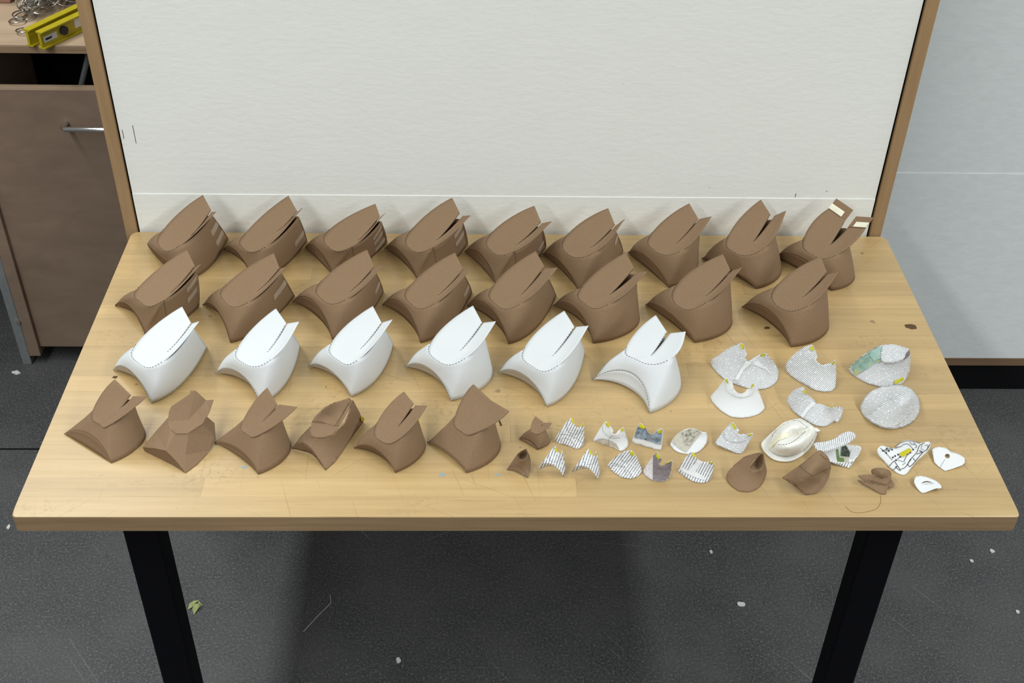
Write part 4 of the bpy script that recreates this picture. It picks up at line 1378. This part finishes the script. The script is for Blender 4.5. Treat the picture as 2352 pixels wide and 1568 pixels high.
# --- paper printed with a floor plan
om = [(590, 340, .014), (640, 270, .016), (700, 260, .015), (800, 295, .012), (905, 300, .012), (960, 240, .02), (1060, 175, .026), (1160, 160, .028), (1280, 185, .026), (1370, 215, .022), (1450, 195, .022), (1520, 190, .022), (1550, 235, .018), (1530, 310, .012), (1440, 420, .008), (1300, 540, .004), (1200, 660, .001), (1120, 760, 0), (1040, 785, 0), (930, 740, 0), (800, 640, 0), (690, 520, .001), (610, 430, .006)]
mp_ = sheet_thing('plan_paper', L_, 'winged paper cut-out printed with a black floor plan, one yellow tape on top', 'paper model', om, 'sheet', 'white_paper')
for ln, r in (([(800, 630), (880, 545), (900, 540)], .0006), ([(900, 540), (1000, 690), (985, 700), (920, 640), (940, 630)], .0006), ([(870, 700), (950, 630)], .0006),
              ([(1010, 685), (1100, 640), (1190, 500), (1300, 380), (1350, 260), (1440, 210)], .0006), ([(1170, 640), (1240, 580), (1400, 390), (1480, 330), (1540, 235)], .0007),
              ([(1170, 640), (1140, 590), (1200, 500)], .0006), ([(1300, 410), (1400, 380)], .0006), ([(1350, 350), (1400, 370)], .0009), ([(1230, 480), (1270, 530)], .0006),
              ([(900, 285), (1000, 210), (1140, 170), (1280, 190), (1360, 220)], .0006), ([(910, 300), (960, 290), (1040, 262)], .0006), ([(1040, 250), (1120, 225), (1180, 260), (1230, 320)], .0005),
              ([(640, 300), (700, 350), (780, 430), (860, 520)], .0005), ([(700, 345), (850, 300)], .0006), ([(1070, 545), (1120, 440), (1200, 380)], .0005), ([(960, 520), (1070, 550)], .0004),
              ([(930, 520), (1000, 460)], .0005), ([(1180, 190), (1200, 230), (1260, 240)], .0005), ([(1240, 200), (1300, 270), (1270, 300)], .0005), ([(1400, 240), (1380, 320), (1430, 330)], .0004),
              ([(720, 360), (830, 330)], .0005), ([(1440, 260), (1500, 250), (1490, 330)], .0004), ([(1040, 610), (1100, 560)], .0004)):
    mp_.line(ln, 'print_black', r * 0.75, 'plan_line')
for (x, y) in ((690, 350), (760, 310), (855, 330), (795, 355), (750, 390), (965, 420), (910, 445), (870, 470), (1000, 460), (1235, 330), (1180, 380), (1130, 410), (925, 520)):
    a = 14
    mp_.patch([(x - a, y - a), (x + a, y - a), (x + a, y + a), (x - a, y + a)], 'plan_dot', 'print_black', 0.0007)
mp_.patch([(980, 400), (1165, 302), (1215, 350), (1040, 470)], 'tape', 'yellow_tape', 0.0016)

# --- two flat white cards
hole = [(1850 + 44 * math.cos(a), 445 + 40 * math.sin(a)) for a in np.linspace(0, 2 * math.pi, 16, endpoint=False)]
k7 = sheet_thing('cut_card', L_, 'white ruled paper cut-out with a round punched hole', 'paper model',
                 [(1575, 340, .006), (1610, 300, .006), (1690, 280, .005), (1830, 300, .004), (1900, 360, .003), (2060, 410, .004), (2160, 480, .006), (2165, 560, .005), (2120, 610, .003), (1960, 670, .001), (1810, 715, 0), (1700, 640, 0), (1615, 560, .001), (1600, 460, .004)],
                 'sheet', 'white_paper', holes=[hole], smooth_outline=False, lines=[[(1810, 500), (1760, 580), (1715, 650)]])
slit = [(1375, 942), (1420, 905), (1480, 893), (1540, 905), (1605, 938), (1540, 922), (1470, 915), (1420, 925)]
k8 = sheet_thing('cut_card', L_, 'small white paper cut-out with a curved slit, nearest the right front corner', 'paper model',
                 [(1255, 890, .006), (1280, 820, .006), (1350, 803, .005), (1430, 810, .004), (1580, 860, .004), (1700, 930, .004), (1745, 1000, .006), (1720, 1025, .005), (1640, 1030, .004), (1520, 1075, .002), (1440, 1105, 0), (1380, 1100, 0), (1310, 1030, .001), (1265, 950, .004)],
                 'sheet', 'white_paper', holes=[slit])
pp = [L_(p) for p in ((1400, 945), (1480, 952), (1560, 942), (1610, 935))]
dv, df = dashes([[tb(p[0], p[1], k8.zat(p[0], p[1]) + .0008) for p in pp]], 0.0012, 0.0018, 0.00035)
mesh('stitching', dv, df, 'pencil', k8.root, kind='stuff')

# ------------------------------------------------------------------ cabinet and shelf at the left
YC = 1.36
cab = thing('plywood_cabinet', (-1.1, YC, 0), 'brown plywood cabinet front with a chrome handle and steel leg, left of the pin board', 'cabinet')
zb, zt = TZ - 0.745, TZ + 0.052
box('door', (-1.318, -0.62, YC, YC + 0.018, zb, zt), 'plywood', cab, 0.001)
door = [o for o in cab.children if o.name.startswith('door')][0]
box('door_edge', (-1.318, -0.62, YC - 0.0006, YC + 0.0185, zt, zt + 0.006), 'plywood_pale', cab)
box('side_board', (-1.352, -1.318, YC - 0.012, YC + 0.45, 0.03, TZ + 0.14), 'plywood', cab, 0.001)
box('bottom_board', (-1.318, -0.62, YC + 0.018, YC + 0.45, zb, zb + 0.015), 'plywood', cab)
box('leg', (-1.374, -1.349, YC - 0.014, YC + 0.016, 0.0, TZ + 0.14), 'grey_steel', cab, 0.002)
box('leg', (-0.66, -0.635, YC + 0.40, YC + 0.43, 0.0, TZ + 0.14), 'grey_steel', cab, 0.002)
c0 = on_y(41, 739, YC - 0.014)
v, f = tube_vf([c0 + np.array([0, 0.002, 0]), c0 + np.array([0, -0.004, 0])], 0.007, 10)
mesh('bolt', v, f, 'chrome', cab, smooth=True, autosm=40)
# bent chrome handle
p0 = on_y(152, 282, YC)
p1 = on_y(149, 301, YC - 0.035)
hz = p0[2]
xe = p0[0] + 0.16
pts = [(p0[0], YC, hz), (p0[0], YC - 0.028, hz), (p0[0] + 0.006, YC - 0.034, hz), (xe - 0.006, YC - 0.034, hz), (xe, YC - 0.028, hz), (xe, YC, hz)]
v, f = tube_vf(pts, 0.0065, 10)
mesh('handle', v, f, 'chrome', door, smooth=True, autosm=50, label='bent chrome bar handle')
# inside of the cabinet: dark back and a metal rod
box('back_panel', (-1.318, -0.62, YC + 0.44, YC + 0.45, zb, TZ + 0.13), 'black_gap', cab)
a, b = on_y(200, 138, YC + 0.10), on_y(184, 206, YC + 0.10)
v, f = tube_vf([a + (a - b) * 0.2, b - (a - b) * 0.6], 0.007, 8)
mesh('stay_rod', v, f, 'grey_steel', cab, smooth=True)

zs = on_y(100, 104, YC - 0.01)[2]
shelf = thing('plywood_shelf', (-1.1, YC, zs), 'pale plywood shelf above the cabinet holding metal rings and yellow levels', 'shelf')
box('shelf_top', (-1.9, -0.60, YC - 0.010, YC + 0.55, zs - 0.0035, zs), 'plywood_pale', shelf)
box('shelf_edge', (-1.9, -0.60, YC - 0.0105, YC + 0.55, zs - 0.020, zs - 0.0035), 'plywood_edge', shelf)


def on_shelf(px, py, dz=0.0):
    return on_z(px, py, zs + dz)


# yellow box levels
Z9 = crop(0, 0, 9.8)


def level(pa, pb, wid, h, ext, label):
    """I-section: pa near end (pixel of the foot of its front corner), direction to pb"""
    A0, B0 = on_shelf(*pa, 0.0005), on_shelf(*pb, 0.0005)
    d = (B0 - A0) / np.linalg.norm(B0 - A0)
    nrm = np.array([-d[1], d[0], 0])
    if nrm[1] < 0: nrm = -nrm
    ln = ext
    root = thing('spirit_level', tuple(A0), label, 'level', 'yellow levels on the plywood shelf')

    def bar(name, n0, n1, z0, z1, mat='yellow_paint', l0=0.0, l1=None):
        l1 = ln if l1 is None else l1
        P = []
        for z in (z0, z1):
            for (l, n_) in ((l0, n0), (l1, n0), (l1, n1), (l0, n1)):
                P.append(A0 + d * l + nrm * n_ + np.array([0, 0, z]))
        fs = [(0, 3, 2, 1), (4, 5, 6, 7), (0, 1, 5, 4), (1, 2, 6, 5), (2, 3, 7, 6), (3, 0, 4, 7)]
        return mesh(name, P, fs, mat, root, bevel=0.0004)
    bar('lower_flange', 0, wid, 0.0, 0.004)
    bar('upper_flange', 0, wid, h - 0.004, h)
    bar('web', wid * 0.30, wid * 0.70, 0.004, h - 0.004)
    return root, bar, d, nrm, A0


r_, bar, d, nrm, A0 = level((104, 115), (183, 77), 0.020, 0.042, 0.20, 'front yellow level with a white sticker and a black dial, on the plywood shelf')
bar('sticker', wid_ := 0.0052, 0.0058, 0.013, 0.028, 'sticker_white', 0.008, 0.048)
bar('printed_word', 0.0046, 0.0052, 0.018, 0.023, 'print_black', 0.012, 0.031)
bar('sticker', 0.0052, 0.0058, 0.013, 0.036, 'sticker_white', 0.105, 0.125)
cc = A0 + d * 0.068 + nrm * 0.006 + np.array([0, 0, 0.0225])
v, f = tube_vf([cc, cc - nrm * 0.007], 0.0105, 16)
mesh('dial', v, f, 'print_black', r_, smooth=True, autosm=40)
level((76, 109), (156, 70), 0.020, 0.042, 0.21, 'rear yellow level standing against the metal rings, on the plywood shelf')

# pile of loose linked rings
ch = thing('ring_chain', tuple(on_shelf(110, 40)), 'tangled pile of silvery metal rings on the plywood shelf behind the levels', 'chain')
lo = world_of(ch)
ring_me = []
for R_, e in ((0.019, 1.0), (0.015, 1.35), (0.024, 1.0)):
    pts = [(R_ * e * math.cos(a), R_ * math.sin(a), 0) for a in np.linspace(0, 2 * math.pi, 20, endpoint=False)]
    v, f = tube_vf(pts, 0.0018, 6, closed=True)
    me = bpy.data.meshes.new('ring')
    me.from_pydata([tuple(p) for p in v], [], f)
    me.materials.append(MATS['dull_ring_metal'])
    me.polygons.foreach_set('use_smooth', [True] * len(me.polygons))
    ring_me.append(me)
spots = [(40, 52, 0), (46, 38, 0), (58, 42, 0), (57, 75, 0)]
for k in range(130):
    x = random.uniform(68, 175)
    top = 62 - (x - 50) * 0.42
    y = random.uniform(-25, top)
    spots.append((x, y, random.uniform(0, 1) ** 1.6 * 0.03 * min(1, (x - 40) / 50)))
for k, (x, y, h) in enumerate(spots):
    o = bpy.data.objects.new('ring', ring_me[k % 3])
    p = on_shelf(x, y)
    tilt = random.uniform(0.1, 1.2) if k > 3 else 0.12
    R0 = 0.024
    o.location = tuple(p - lo + np.array([0, 0, 0.003 + R0 * 1.1 * math.sin(tilt) + 0.008 * (k > 3) + h]))
    o.rotation_euler = (tilt, random.uniform(-0.3, 0.3) if k > 3 else 0, random.uniform(0, 6.28))
    o.parent = ch
    COL.objects.link(o)
# a reddish box corner at the very edge of the picture
p = on_shelf(4, 9)
bx = thing('cardboard_box', tuple(p), 'reddish brown box corner at the top left edge, beside the rings', 'box')
box('box_body', (p[0] - 0.14, p[0] + 0.022, p[1] + 0.003, p[1] + 0.12, zs + 0.0004, zs + 0.05), 'pinkish_box', bx, 0.003)
box('box_lid', (p[0] - 0.143, p[0] + 0.025, p[1] + 0.0, p[1] + 0.123, zs + 0.05, zs + 0.060), 'pinkish_box', bx, 0.003)

# ------------------------------------------------------------------ litter on the floor
def fl(px, py, dz=0.0):
    return on_z(px, py, dz)


lf = thing('dry_leaf', tuple(fl(448, 1398)), 'dry green curled leaf on the floor beside the left table leg', 'leaf')
Lf = crop(0, 1100, 3.35)
for poly in ([(1445, 1003, .001), (1458, 955, .010), (1490, 935, .016), (1530, 930, .018), (1500, 955, .012), (1478, 985, .004)],
             [(1480, 1000, .003), (1492, 962, .012), (1530, 955, .016), (1540, 975, .010), (1515, 1010, .003), (1492, 1045, .0005)],
             [(1525, 930, .018), (1542, 950, .014), (1562, 965, .008), (1545, 978, .005), (1530, 970, .010)]):
    ps = [Lf(p) for p in poly]
    mesh('leaflet', [fl(q[0], q[1], q[2]) for q in ps], [tuple(range(len(ps)))], 'leaf', lf, solid=0.0006)
pts = [fl(*p, 0.0008) for p in ((697, 1450), (730, 1414), (760, 1384), (758, 1365))]
v, f = tube_vf(pts, 0.0006, 5)
tag(mesh('plastic_sliver', v, f, 'scrap_white'), 'thin bent pale sliver lying on the dark floor under the table', 'sliver')
bits = [((37, 856, 10, 4), 'pale scrap on the floor beside the cabinet leg'), ((20, 1211, 4, 4), 'tiny white crumb on the floor left of the table corner'),
        ((1702, 1388, 9, 4), 'pale curl of scrap on the floor near the right leg'), ((915, 1517, 5, 4), 'white crumb on the floor near the bottom edge, under the table'),
        ((2278, 1266, 5, 3), 'white flake on the floor right of the table, nearest the table edge'), ((2232, 1289, 4, 3), 'white crumb on the floor right of the table, left of the others'),
        ((1633, 1268, 3, 3), 'white crumb on the floor left of the right leg'), ((2337, 1405, 4, 3), 'white crumb on the floor at the right edge of the picture')]
for (px, py, a, b), lb in bits:
    c0 = fl(px, py)
    n = 9
    vs = []
    for z in (0.0002, 0.003):
        for k in range(n):
            th = 2 * math.pi * k / n
            j = 0.7 + 0.5 * random.random()
            vs.append((c0[0] + a / 850 * j * math.cos(th), c0[1] + b / 550 * j * math.sin(th), z))
    fs = [tuple(range(n - 1, -1, -1)), tuple(range(n, 2 * n))] + [(i, (i + 1) % n, n + (i + 1) % n, n + i) for i in range(n)]
    tag(mesh('paper_crumb', vs, fs, 'scrap_white'), lb, 'scrap', 'litter on the floor')
